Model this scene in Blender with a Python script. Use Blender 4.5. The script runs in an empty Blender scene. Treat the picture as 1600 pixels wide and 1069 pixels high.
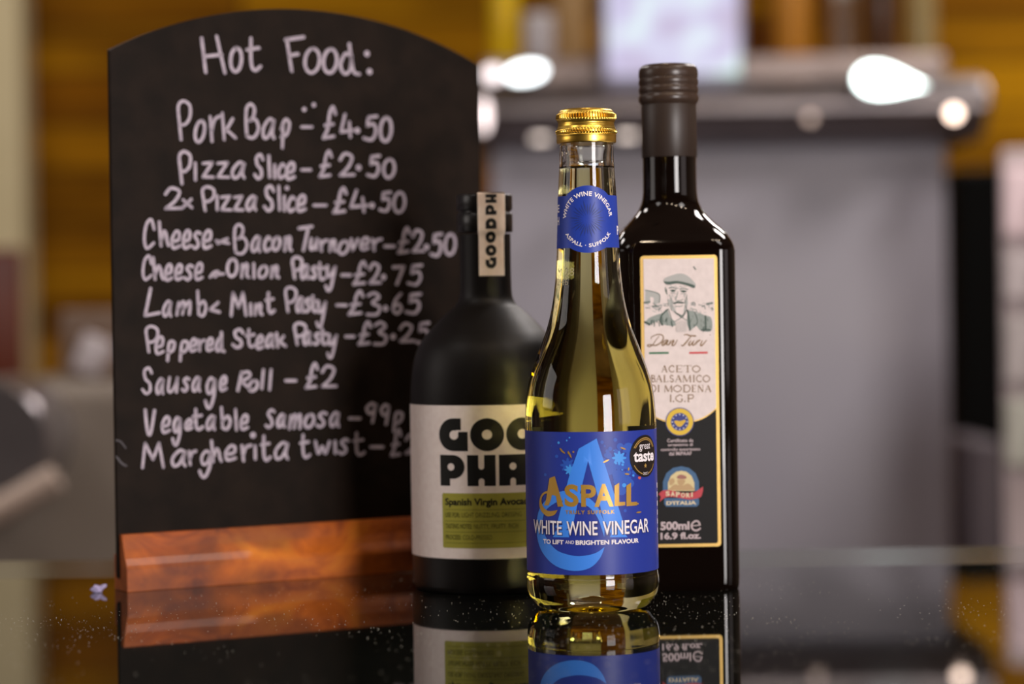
import bpy, bmesh, math, random
from mathutils import Vector, Matrix
from mathutils.geometry import tessellate_polygon
random.seed(7)
C = bpy.context.scene.collection
sc = bpy.context.scene
PI = math.pi
# ------------------------------------------------------------------ camera
F = 3844.0; H = 0.1429
PITCH = math.radians(0.7825); ROLL = math.radians(0.87)
cd = bpy.data.cameras.new('camera'); cam = bpy.data.objects.new('camera', cd); C.objects.link(cam)
cd.sensor_width = 36; cd.lens = F * 36 / 1600
RM = Matrix.Rotation(PI / 2 - PITCH, 3, 'X') @ Matrix.Rotation(-ROLL, 3, 'Z')
cam.matrix_world = Matrix.Translation((0, 0, H)) @ RM.to_4x4()
cd.clip_start = 0.05; cd.clip_end = 50
cd.dof.use_dof = True; cd.dof.focus_distance = 1.16; cd.dof.aperture_fstop = 4.9
sc.camera = cam
CAM = Vector((0, 0, H))
# ------------------------------------------------------------------ view, world, lights
sc.view_settings.view_transform = 'Standard'; sc.view_settings.look = 'None'
sc.view_settings.exposure = 0.0; sc.view_settings.gamma = 1.0
sc.view_settings.use_curve_mapping = False
cy = sc.cycles
cy.max_bounces = 14; cy.transmission_bounces = 12; cy.glossy_bounces = 6; cy.diffuse_bounces = 4
cy.transparent_max_bounces = 16; cy.sample_clamp_indirect = 6; cy.use_denoising = True
w = bpy.data.worlds.new('world'); sc.world = w; w.use_nodes = True
w.node_tree.nodes['Background'].inputs[0].default_value = (0.75, 0.72, 0.72, 1)
w.node_tree.nodes['Background'].inputs[1].default_value = 0.25

def area(name, loc, target, sx, sy, power, col, shape='RECTANGLE'):
    l = bpy.data.lights.new(name, 'AREA'); l.shape = shape; l.size = sx
    if shape == 'RECTANGLE': l.size_y = sy
    l.energy = power; l.color = col
    o = bpy.data.objects.new(name, l); C.objects.link(o); o.location = loc
    o.rotation_euler = (Vector(target) - Vector(loc)).to_track_quat('-Z', 'Y').to_euler()
    return o
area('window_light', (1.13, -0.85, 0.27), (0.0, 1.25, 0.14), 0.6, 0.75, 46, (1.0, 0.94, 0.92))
area('left_side_light', (-2.9, 0.9, 0.9), (0, 1.4, 0.1), 1.2, 1.2, 12, (1.0, 0.92, 0.88))  # broad area light from the left
area('right_sheen_light', (2.7, -0.35, 0.5), (0, 1.35, 0.12), 1.3, 1.0, 7, (1.0, 0.86, 0.86))  # added light for the sheen on the right of the board
for i, (x, y, e) in enumerate([(-1.5, 0.3, 8), (1.3, 0.2, 14), (-1.6, 2.6, 22), (1.4, 2.6, 46), (-1.4, 4.9, 16), (1.5, 4.9, 34)]):
    area('ceiling_panel_light', (x, y, 1.95), (x, y, 0), 0.6, 0.6, e, (1.0, 0.92, 0.88))
for i, (x, y) in enumerate([(0.25, -0.4), (0.62, -0.1), (0.95, 0.45), (1.25, 0.9), (-0.35, -0.3), (0.1, 2.1)]):
    area('ceiling_spot_light', (x, y, 1.9), (x, y, 0), 0.07, 0.07, 3.2, (1.0, 0.78, 0.55), 'DISK')

# ------------------------------------------------------------------ geometry of the view
def ray(px, py):
    return (RM @ Vector(((px - 800) / F, -(py - 534.5) / F, -1))).normalized()
def at(px, py, Y):
    d = ray(px, py); return CAM + d * (Y / d.y)
def on_table(px, py):
    d = ray(px, py); return CAM + d * (-H / d.z)

# ------------------------------------------------------------------ materials
def lin(c):
    return tuple(((v / 255) / 12.92 if v / 255 <= 0.04045 else ((v / 255 + 0.055) / 1.055) ** 2.4) for v in c) + (1,)
MATS = {}
def mat(name, rgb=(128, 128, 128), rough=0.5, metal=0.0, spec=0.5, coat=0.0, trans=0.0, ior=1.45, emis=None, es=1.0):
    if name in MATS: return MATS[name]
    m = bpy.data.materials.new(name); m.use_nodes = True
    p = m.node_tree.nodes['Principled BSDF']
    p.inputs['Base Color'].default_value = lin(rgb); p.inputs['Roughness'].default_value = rough
    p.inputs['Metallic'].default_value = metal; p.inputs['Specular IOR Level'].default_value = spec
    p.inputs['Coat Weight'].default_value = coat; p.inputs['Coat Roughness'].default_value = 0.06
    p.inputs['Transmission Weight'].default_value = trans; p.inputs['IOR'].default_value = ior
    if emis:
        p.inputs['Emission Color'].default_value = lin(emis); p.inputs['Emission Strength'].default_value = es
    MATS[name] = m; return m
def nodes(m): return m.node_tree.nodes, m.node_tree.links, m.node_tree.nodes['Principled BSDF']
def coords(m, scale=(1, 1, 1), rot=(0, 0, 0), kind='Object'):
    n, l, p = nodes(m)
    t = n.new('ShaderNodeTexCoord'); mp = n.new('ShaderNodeMapping')
    mp.inputs['Scale'].default_value = scale; mp.inputs['Rotation'].default_value = rot
    l.new(t.outputs[kind], mp.inputs[0]); return mp
def ramp(m, fac, stops, interp='LINEAR'):
    n, l, p = nodes(m); r = n.new('ShaderNodeValToRGB'); r.color_ramp.interpolation = interp
    el = r.color_ramp.elements
    while len(el) < len(stops): el.new(0.5)
    for e, (a, c) in zip(el, stops): e.position = a; e.color = lin(c)
    l.new(fac, r.inputs[0]); return r
def noise(m, vec, scale, detail=4, rough=0.5):
    n, l, p = nodes(m); t = n.new('ShaderNodeTexNoise'); l.new(vec.outputs[0], t.inputs['Vector'])
    t.inputs['Scale'].default_value = scale; t.inputs['Detail'].default_value = detail; t.inputs['Roughness'].default_value = rough
    return t
def mottled(name, a, b, scale, rough=0.5, stretch=(1, 1, 1), **k):
    if name in MATS: return MATS[name]
    m = mat(name, a, rough, **k); n, l, p = nodes(m)
    t = noise(m, coords(m, stretch), scale)
    r = ramp(m, t.outputs['Fac'], [(0.35, a), (0.65, b)])
    l.new(r.outputs[0], p.inputs['Base Color']); return m

# ------------------------------------------------------------------ mesh builder
class MB:
    def __init__(s): s.v = []; s.f = []; s.m = []; s.smooth = []
    def add(s, vs, fs, mi=0, sm=False):
        o = len(s.v); s.v += [Vector(v) for v in vs]
        for f in fs: s.f.append([i + o for i in f]); s.m.append(mi); s.smooth.append(sm)
    def box(s, a, b, mi=0):
        x0, y0, z0 = a; x1, y1, z1 = b
        s.add([(x0, y0, z0), (x1, y0, z0), (x1, y1, z0), (x0, y1, z0), (x0, y0, z1), (x1, y0, z1), (x1, y1, z1), (x0, y1, z1)],
              [(0, 3, 2, 1), (4, 5, 6, 7), (0, 1, 5, 4), (1, 2, 6, 5), (2, 3, 7, 6), (3, 0, 4, 7)], mi)
    def lathe(s, c, prof, N=64, mi=0, mod=None, sm=True, flip=False):
        vs = []; fs = []
        for (r, z) in prof:
            for k in range(N):
                a = 2 * PI * k / N; rr = r if mod is None else mod(r, z, k)
                vs.append((c[0] + rr * math.sin(a), c[1] - rr * math.cos(a), c[2] + z))
        for i in range(len(prof) - 1):
            for k in range(N):
                q = [i * N + k, i * N + (k + 1) % N, (i + 1) * N + (k + 1) % N, (i + 1) * N + k]
                fs.append(q[::-1] if flip else q)
        if prof[0][0] > 1e-6: fs.append(list(range(N)) if flip else list(range(N))[::-1])
        n = (len(prof) - 1) * N
        if prof[-1][0] > 1e-6: fs.append(list(range(n, n + N))[::-1] if flip else list(range(n, n + N)))
        s.add(vs, fs, mi, sm)
    def prism(s, poly, fn, t0, t1, mi=0):
        """poly: 2-D outline; fn(a,b,t)->point; extruded t0..t1"""
        n = len(poly); vs = [fn(a, b, t0) for a, b in poly] + [fn(a, b, t1) for a, b in poly]
        fs = [list(range(n))[::-1], list(range(n, 2 * n))] + [[i, (i + 1) % n, n + (i + 1) % n, n + i] for i in range(n)]
        s.add(vs, fs, mi)
def tube(mb, pts, rad, N=16, mi=0):
    vs = []; fs = []; pts = [Vector(p) for p in pts]
    for i, p in enumerate(pts):
        d = (pts[min(i + 1, len(pts) - 1)] - pts[max(i - 1, 0)]).normalized()
        a = d.orthogonal().normalized() if i == 0 else (pa - d * pa.dot(d)).normalized()
        pa = a; b = d.cross(a); r = rad[i] if isinstance(rad, (list, tuple)) else rad
        for k in range(N):
            t = 2 * PI * k / N; vs.append(p + a * math.cos(t) * r + b * math.sin(t) * r)
    for i in range(len(pts) - 1):
        for k in range(N): fs.append([i * N + k, i * N + (k + 1) % N, (i + 1) * N + (k + 1) % N, (i + 1) * N + k])
    fs.append(list(range(N))[::-1]); fs.append([(len(pts) - 1) * N + k for k in range(N)])
    mb.add(vs, fs, mi, True)
def build(name, mb, mats, parent=None, bevel=0, seg=2, fixn=False, label=None):
    me = bpy.data.meshes.new(name); o = bpy.data.objects.new(name, me); C.objects.link(o)
    org = Vector((0, 0, 0)); q = parent
    while q is not None: org += q.location; q = q.parent
    if parent is None:
        xs = [v.x for v in mb.v]; ys = [v.y for v in mb.v]; zs = [v.z for v in mb.v]
        org = Vector(((min(xs) + max(xs)) / 2, (min(ys) + max(ys)) / 2, min(zs))); o.location = org
    me.from_pydata([v - org for v in mb.v], [], mb.f)
    if not isinstance(mats, (list, tuple)): mats = [mats]
    for m in mats: me.materials.append(m)
    for p, mi, sm in zip(me.polygons, mb.m, mb.smooth): p.material_index = mi; p.use_smooth = sm
    me.update()
    if fixn:
        bm = bmesh.new(); bm.from_mesh(me); bmesh.ops.recalc_face_normals(bm, faces=bm.faces); bm.to_mesh(me); bm.free()
    if any(mb.smooth):
        try: me.set_sharp_from_angle(angle=math.radians(40))
        except Exception: pass
    if bevel:
        b = o.modifiers.new('bevel', 'BEVEL'); b.width = bevel; b.segments = seg; b.limit_method = 'ANGLE'
    if parent is not None: o.parent = parent
    if label: o['label'] = label
    return o
def thing(name, label, cat, loc, group=None):
    o = bpy.data.objects.new(name, None); C.objects.link(o); o.location = loc; o.empty_display_size = 0.02
    return tag(o, label, cat, group)
def tag(o, label, cat, group=None):
    o['label'] = label; o['category'] = cat
    if group: o['group'] = group
    return o
def struct(o): o['kind'] = 'structure'; return o

# ------------------------------------------------------------------ art on surfaces (u, v in metres)
class Surf:                      # vertical surface of revolution; u = angle * R
    def __init__(s, cx, cy_, rfun, R): s.c = (cx, cy_); s.r = rfun; s.R = R
    def inv(s, px, py):
        d = ray(px, py); r = s.R
        for _ in range(6):
            ox, oy = CAM.x - s.c[0], CAM.y - s.c[1]
            A = d.x ** 2 + d.y ** 2; B = 2 * (ox * d.x + oy * d.y); D = B * B - 4 * A * (ox * ox + oy * oy - r * r)
            t = (-B - math.sqrt(max(D, 0))) / (2 * A); p = CAM + d * t; r = s.r(p.z)
        return (math.atan2(p.x - s.c[0], -(p.y - s.c[1])) * s.R, p.z)
    def fwd(s, u, v, off):
        a = u / s.R; r = s.r(v) + off; return Vector((s.c[0] + r * math.sin(a), s.c[1] - r * math.cos(a), v))
class Plane:
    def __init__(s, o, e1, n): s.o = Vector(o); s.e = Vector(e1); s.n = Vector(n)   # n towards viewer
    def inv(s, px, py):
        d = ray(px, py); t = (s.o - CAM).dot(s.n) / d.dot(s.n); p = CAM + d * t - s.o
        return (p.dot(s.e), p.z + s.o.z)
    def fwd(s, u, v, off): return s.o + s.e * u + Vector((0, 0, v - s.o.z)) + s.n * off
def emit(mb, S, verts, faces, off, mi, step=None):
    """put flat (u,v) geometry on the surface, cut fine enough to follow a curve"""
    if step:
        bm = bmesh.new(); vv = [bm.verts.new((u * 100, v * 100, 0)) for u, v in verts]
        for f in faces:
            try: bm.faces.new([vv[i] for i in f])
            except ValueError: pass
        us = [u for u, v in verts]; k = math.ceil(min(us) / step)
        while k * step < max(us):
            g = bm.verts[:] + bm.edges[:] + bm.faces[:]
            bmesh.ops.bisect_plane(bm, geom=g, plane_co=(k * step * 100, 0, 0), plane_no=(1, 0, 0)); k += 1
        if isinstance(S, Surf):
            vs_ = [v for u, v in verts]; st2 = 0.0015 if S.R < 0.02 else 0.02; k = math.ceil(min(vs_) / st2)
            while k * st2 < max(vs_):
                g = bm.verts[:] + bm.edges[:] + bm.faces[:]
                bmesh.ops.bisect_plane(bm, geom=g, plane_co=(0, k * st2 * 100, 0), plane_no=(0, 1, 0)); k += 1
        bm.verts.index_update(); verts = [(v.co.x / 100, v.co.y / 100) for v in bm.verts]
        faces = [[v.index for v in f.verts] for f in bm.faces]; bm.free()
    mb.add([S.fwd(u, v, off) for u, v in verts], faces, mi, isinstance(S, Surf))
def fill(mb, S, polys, off, mi):
    """polys in (u,v); first outline, then holes"""
    vs = [p for poly in polys for p in poly]
    tr = tessellate_polygon([[Vector((u, v, 0)) for u, v in poly] for poly in polys])
    emit(mb, S, vs, tr, off, mi, S.R * 0.05 if isinstance(S, Surf) else None)
def fillpx(mb, S, polys, off, mi): fill(mb, S, [[S.inv(*p) for p in poly] for poly in polys], off, mi)
def circ(cx, cy_, rx, ry=None, n=28, a0=0, a1=2 * PI):
    ry = rx if ry is None else ry
    return [(cx + rx * math.cos(a0 + (a1 - a0) * k / n), cy_ + ry * math.sin(a0 + (a1 - a0) * k / n)) for k in range(n if abs(a1 - a0 - 2 * PI) < 1e-6 else n + 1)]
def ribbon2d(pts, w, caps=True):
    vs = []; fs = []; n = len(pts)
    for i, (x, y) in enumerate(pts):
        a = pts[max(i - 1, 0)]; b = pts[min(i + 1, n - 1)]
        dx, dy = b[0] - a[0], b[1] - a[1]; L = math.hypot(dx, dy) or 1
        ww = w[i] if isinstance(w, (list, tuple)) else w
        vs += [(x - dy / L * ww / 2, y + dx / L * ww / 2), (x + dy / L * ww / 2, y - dx / L * ww / 2)]
    for i in range(n - 1): fs.append([2 * i, 2 * i + 1, 2 * i + 3, 2 * i + 2])
    if caps:
        for i in range(n) if n < 4 else (0, n - 1):
            ww = w[i] if isinstance(w, (list, tuple)) else w
            o = len(vs); vs += circ(pts[i][0], pts[i][1], ww / 2, n=10); fs.append(list(range(o, o + 10)))
    return vs, fs
def spline(pts, sub=6):
    if len(pts) < 3: return pts
    out = []; P = [pts[0]] + list(pts) + [pts[-1]]
    for i in range(1, len(P) - 2):
        p0, p1, p2, p3 = P[i - 1:i + 3]
        for k in range(sub):
            t = k / sub
            out.append(tuple(0.5 * (2 * b + (c - a) * t + (2 * a - 5 * b + 4 * c - d) * t * t + (3 * b - a - 3 * c + d) * t ** 3)
                             for a, b, c, d in zip(p0, p1, p2, p3)))
    out.append(tuple(pts[-1])); return out
def stroke(mb, S, pts, w, off, mi, smooth=True, caps=True, px=True):
    p = spline(pts) if smooth else list(pts)
    if px: p = [S.inv(*q) for q in p]
    vs, fs = ribbon2d(p, w, caps)
    mb.add([S.fwd(u, v, off) for u, v in vs], fs, mi, False)

TXT = {}
def text_geo(s, bold=0.0, space=1.0):
    key = (s, bold, space)
    if key in TXT: return TXT[key]
    cu = bpy.data.curves.new('t', 'FONT'); cu.body = s; cu.size = 1; cu.offset = bold; cu.resolution_u = 4; cu.space_character = space
    ob = bpy.data.objects.new('t', cu); C.objects.link(ob)
    dg = bpy.context.evaluated_depsgraph_get(); me = bpy.data.meshes.new_from_object(ob.evaluated_get(dg))
    vs = [(v.co.x, v.co.y) for v in me.vertices]; fs = [list(p.vertices) for p in me.polygons]
    bpy.data.objects.remove(ob); bpy.data.curves.remove(cu); bpy.data.meshes.remove(me)
    x0 = min(x for x, y in vs); x1 = max(x for x, y in vs); y0 = min(y for x, y in vs); y1 = max(y for x, y in vs)
    vs = [((x - x0) / (x1 - x0), (y - y0) / (y1 - y0)) for x, y in vs]
    TXT[key] = (vs, fs, (x1 - x0) / (y1 - y0)); return TXT[key]
def text(mb, S, s, u0, u1, v0, v1, off, mi, bold=0.0, space=1.0, shear=0.0):
    vs, fs, _ = text_geo(s, bold, space)
    emit(mb, S, [(u0 + (u1 - u0) * x + shear * (v1 - v0) * y, v0 + (v1 - v0) * y) for x, y in vs], fs, off, mi, S.R * 0.06 if isinstance(S, Surf) else None)
def textpx(mb, S, s, x0, x1, yt, yb, off, mi, **k):
    cx, cyy = (x0 + x1) / 2, (yt + yb) / 2
    u0 = S.inv(x0, cyy)[0]; u1 = S.inv(x1, cyy)[0]; v1 = S.inv(cx, yt)[1]; v0 = S.inv(cx, yb)[1]
    text(mb, S, s, u0, u1, v0, v1, off, mi, **k)
def arctext(mb, S, s, cu_, cv, r, h, a0, a1, off, mi, bold=0.0, inside=False):
    """a0..a1 degrees clockwise from the top; inside: baseline outside (reads along the bottom)"""
    vs, fs, _ = text_geo(s, bold, 1.1); out = []
    for x, y in vs:
        a = math.radians(a0 + (a1 - a0) * x); rr = r + h * y if not inside else r - h * y
        out.append((cu_ + rr * math.sin(a), cv + rr * math.cos(a)))
    emit(mb, S, out, fs, off, mi, S.R * 0.06)

# ================================================================== the room
planks = mat('mustard_plank_wall', (140, 95, 20), 0.85, spec=0.1)
n, l, p = nodes(planks); mp = coords(planks, (1, 1, 1), (PI / 2, 0, 0))
br = n.new('ShaderNodeTexBrick'); l.new(mp.outputs[0], br.inputs['Vector']); br.inputs['Scale'].default_value = 1
br.inputs['Brick Width'].default_value = 1.3; br.inputs['Row Height'].default_value = 0.12; br.inputs['Mortar Size'].default_value = 0.004
br.inputs['Bias'].default_value = 0.0
br.inputs['Color1'].default_value = lin((170, 120, 8)); br.inputs['Color2'].default_value = lin((122, 74, 3)); br.inputs['Mortar'].default_value = lin((50, 28, 6))
nz = noise(planks, coords(planks, (0.5, 1, 3.5)), 2.2, 3); rr = ramp(planks, nz.outputs['Fac'], [(0.32, (120, 95, 80)), (0.6, (255, 255, 255))])
mx = n.new('ShaderNodeMix'); mx.data_type = 'RGBA'; mx.blend_type = 'MULTIPLY'; mx.inputs['Factor'].default_value = 1
l.new(br.outputs['Color'], mx.inputs[6]); l.new(rr.outputs[0], mx.inputs[7]); l.new(mx.outputs[2], p.inputs['Base Color'])
plaster = mottled('warm_plaster', (150, 132, 118), (164, 146, 130), 2, 0.8)
def slab(name, a, b, m):
    mb = MB(); mb.box(a, b); return struct(build(name, mb, m))
slab('wall_back', (-3.6, 6.0, -0.95), (3.6, 6.1, 2.1), planks)
slab('wall_left', (-3.7, -3.0, -0.95), (-3.6, 6.1, 2.1), plaster)
slab('wall_right', (3.6, -3.0, -0.95), (3.7, 6.1, 2.1), plaster)
slab('wall_front', (-3.6, -3.1, -0.95), (3.6, -3.0, 2.1), mottled('dark_plaster', (92, 80, 72), (110, 96, 84), 2, 0.8))
slab('ceiling', (-3.7, -3.1, 2.1), (3.7, 6.1, 2.2), plaster)
slab('floor', (-3.7, -3.1, -1.05), (3.7, 6.1, -0.95), mottled('brown_floor', (70, 52, 40), (92, 70, 54), 3, 0.5))
mb = MB(); a = at(-60, 0, 5.9).x; b = at(36, 0, 5.9).x
mb.box((a, 5.86, -0.95), (b, 5.999, 2.1)); struct(build('trim_1', mb, mottled('beige_post', (190, 176, 136), (204, 190, 150), 3, 0.6)))

# ================================================================== glass counter
cg = thing('glass_counter', 'dark glossy glass counter top carrying the bottles and the chalkboard', 'counter', (0, 1.0, -0.95))
gtop = mat('dark_counter_glass', (6, 8, 7), 0.02, spec=0.5, ior=1.52)
n, l, p = nodes(gtop)
mp = coords(gtop); vo = n.new('ShaderNodeTexVoronoi'); vo.inputs['Scale'].default_value = 300; l.new(mp.outputs[0], vo.inputs['Vector'])
lt = n.new('ShaderNodeMath'); lt.operation = 'LESS_THAN'; l.new(vo.outputs['Distance'], lt.inputs[0]); lt.inputs[1].default_value = 0.11
patch = noise(gtop, mp, 9, 3); pr = n.new('ShaderNodeMath'); pr.operation = 'GREATER_THAN'; l.new(patch.outputs['Fac'], pr.inputs[0]); pr.inputs[1].default_value = 0.5
sepc = n.new('ShaderNodeSeparateColor'); l.new(vo.outputs['Color'], sepc.inputs[0])
g2 = n.new('ShaderNodeMath'); g2.operation = 'GREATER_THAN'; l.new(sepc.outputs[0], g2.inputs[0]); g2.inputs[1].default_value = 0.62
m1 = n.new('ShaderNodeMath'); m1.operation = 'MULTIPLY'; l.new(lt.outputs[0], m1.inputs[0]); l.new(pr.outputs[0], m1.inputs[1])
m2 = n.new('ShaderNodeMath'); m2.operation = 'MULTIPLY'; l.new(m1.outputs[0], m2.inputs[0]); l.new(g2.outputs[0], m2.inputs[1])
mx = n.new('ShaderNodeMix'); mx.data_type = 'RGBA'; l.new(m2.outputs[0], mx.inputs[0])
mx.inputs[6].default_value = lin((12, 15, 13)); mx.inputs[7].default_value = lin((190, 185, 170)); l.new(mx.outputs[2], p.inputs['Base Color'])
mr = n.new('ShaderNodeMath'); mr.operation = 'MULTIPLY_ADD'; l.new(m2.outputs[0], mr.inputs[0]); mr.inputs[1].default_value = 0.7; mr.inputs[2].default_value = 0.025
l.new(mr.outputs[0], p.inputs['Roughness'])
mb = MB(); mb.box((-1.3, 0.5, -0.012), (1.3, 1.335, 0)); build('glass_top', mb, gtop, cg)
mb = MB(); mb.box((-1.3, 1.335, -0.012), (1.3, 1.433, 0)); build('rear_glass_strip', mb, mat('grey_glass_strip', (66, 73, 71), 0.14, ior=1.5), cg, label='greyer glass strip along the back edge')
mb = MB(); mb.box((-1.29, 0.52, -0.95), (1.29, 1.42, -0.0125)); build('cabinet_body', mb, mat('counter_body', (60, 56, 54), 0.4), cg, bevel=0.004)

# small scrap of lint
pt = on_table(154, 926); mb = MB(); vs = []; random.seed(3)
bm = bmesh.new(); bmesh.ops.create_icosphere(bm, subdivisions=2, radius=1)
for v in bm.verts:
    k = random.uniform(0.55, 1.35); v.co = Vector((v.co.x * 0.0036 * k, v.co.y * 0.002 * k, max(0, v.co.z * 0.0022 * k + 0.0016)))
    if v.co.x > 0.002: v.co.z += 0.0012
mb.add([v.co + pt for v in bm.verts], [[v.index for v in f.verts] for f in bm.faces]); bm.free()
tag(build('lint_scrap', mb, mat('lavender_lint', (170, 160, 200), 0.8)), 'tiny lavender scrap of lint on the glass left of the chalkboard', 'lint')

# dust on the glass: uncountable specks
random.seed(9); mb = MB()
OCT = [(1, 0, 0), (-1, 0, 0), (0, 1, 0), (0, -1, 0), (0, 0, 1), (0, 0, -1)]
OF = [(0, 2, 4), (2, 1, 4), (1, 3, 4), (3, 0, 4), (2, 0, 5), (1, 2, 5), (3, 1, 5), (0, 3, 5)]
for i in range(2600):
    x = random.uniform(-0.25, 0.28); y = random.gauss(1.11, 0.08)
    if math.sin(x * 23 + 1) + math.sin(x * 61 + y * 40) + random.gauss(0, 1.0) < 0.1 or not 0.93 < y < 1.33: continue
    r = random.choice([0.00006, 0.00009, 0.00012, 0.00018]) * random.uniform(.8, 1.2)
    mb.add([(x + a * r, y + b * r, r + c_ * r) for a, b, c_ in OCT], OF)
d_ = tag(build('dust', mb, mat('pale_dust', (190, 184, 170), 0.8)), 'fine pale dust specks scattered over the dark glass counter', 'dust'); d_['kind'] = 'stuff'

# ================================================================== chalkboard
ANG = math.radians(29.5); O3 = on_table(199, 926); O3.z = 0
E1 = Vector((math.cos(ANG), math.sin(ANG), 0)); NB = Vector((-math.sin(ANG), math.cos(ANG), 0))
def BP(e, s, z): return O3 + E1 * e + NB * s + Vector((0, 0, z))
cb = thing('menu_chalkboard', 'arched black chalkboard with handwritten hot food prices in a varnished wooden base', 'chalkboard', tuple(O3))
SF = 0.0103
PL = Plane(BP(0, SF, 0), E1, -NB)
(uL, vL), (uR, vR), (uT, vT) = PL.inv(170.5, 76), PL.inv(748, 103), PL.inv(462, 14)
vC = (vL + vR) / 2; half = (uR - uL) / 2; um = (uL + uR) / 2
sag = vT - vC; RAD = (half * half + sag * sag) / (2 * sag)
print('board', uL, uR, uT, vL, vR, vT, 'rad', RAD)
out = [(uL, 0.0065), (uR, 0.0065)]
amax = math.asin(half / RAD)
for k in range(49):
    a = amax - 2 * amax * k / 48; out.append((um + RAD * math.sin(a), vC + sag - RAD + RAD * math.cos(a)))
slate = mottled('chalkboard_black', (22, 15, 10), (31, 22, 16), 60, 0.52, spec=0.09)
nn, ll, pp = nodes(slate)
bmp = nn.new('ShaderNodeBump'); nz = noise(slate, coords(slate), 900, 3); ll.new(nz.outputs['Fac'], bmp.inputs['Height']); bmp.inputs['Strength'].default_value = 0.25; bmp.inputs['Distance'].default_value = 0.0004
ll.new(bmp.outputs[0], pp.inputs['Normal'])
mb = MB(); mb.prism(out, lambda a, b, t: BP(a, t, b), SF, SF + 0.0034)
panel = build('board_panel', mb, slate, cb, bevel=0.0004, fixn=True)
wood = mat('varnished_wood', (190, 90, 30), 0.5, coat=0.15)
nn, ll, pp = nodes(wood); mp = coords(wood, (9, 9, 60), (0, 0, 0))
mp.inputs['Rotation'].default_value = (0, 0, -ANG)
mp.inputs['Scale'].default_value = (14, 20, 22)
n1 = noise(wood, mp, 1.6, 6, 0.6); n1.inputs['Distortion'].default_value = 1.2
r1 = ramp(wood, n1.outputs['Fac'], [(0.3, (92, 36, 4)), (0.40, (156, 70, 5)), (0.56, (198, 100, 8)), (0.72, (218, 126, 22))])
mq = coords(wood, (6, 9, 14)); mq.inputs['Rotation'].default_value = (0, 0, -ANG); n2 = noise(wood, mq, 2.2, 3, 0.55); r2 = ramp(wood, n2.outputs['Fac'], [(0.42, (96, 72, 66)), (0.56, (255, 255, 255))])
xm_ = nn.new('ShaderNodeMix'); xm_.data_type = 'RGBA'; xm_.blend_type = 'MULTIPLY'; xm_.inputs[0].default_value = 0.55; ll.new(r1.outputs[0], xm_.inputs[6]); ll.new(r2.outputs[0], xm_.inputs[7])
ll.new(xm_.outputs[2], pp.inputs['Base Color'])
prof = [(0, 0), (0, 0.0115), (0.0007, 0.0135), (0.0026, 0.0170), (0.0044, 0.0215), (0.0056, 0.0262), (0.0066, 0.0292), (0.0098, 0.0292), (0.0101, 0.0288), (0.0101, 0.006), (0.0139, 0.006), (0.0139, 0.0185), (0.0185, 0.0185), (0.0185, 0)]
mb = MB(); mb.prism(prof, lambda a, b, t: BP(t, a, b), 0.0, uR - 0.002)
build('wooden_base', mb, wood, cb, bevel=0.0005, fixn=True)

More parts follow.
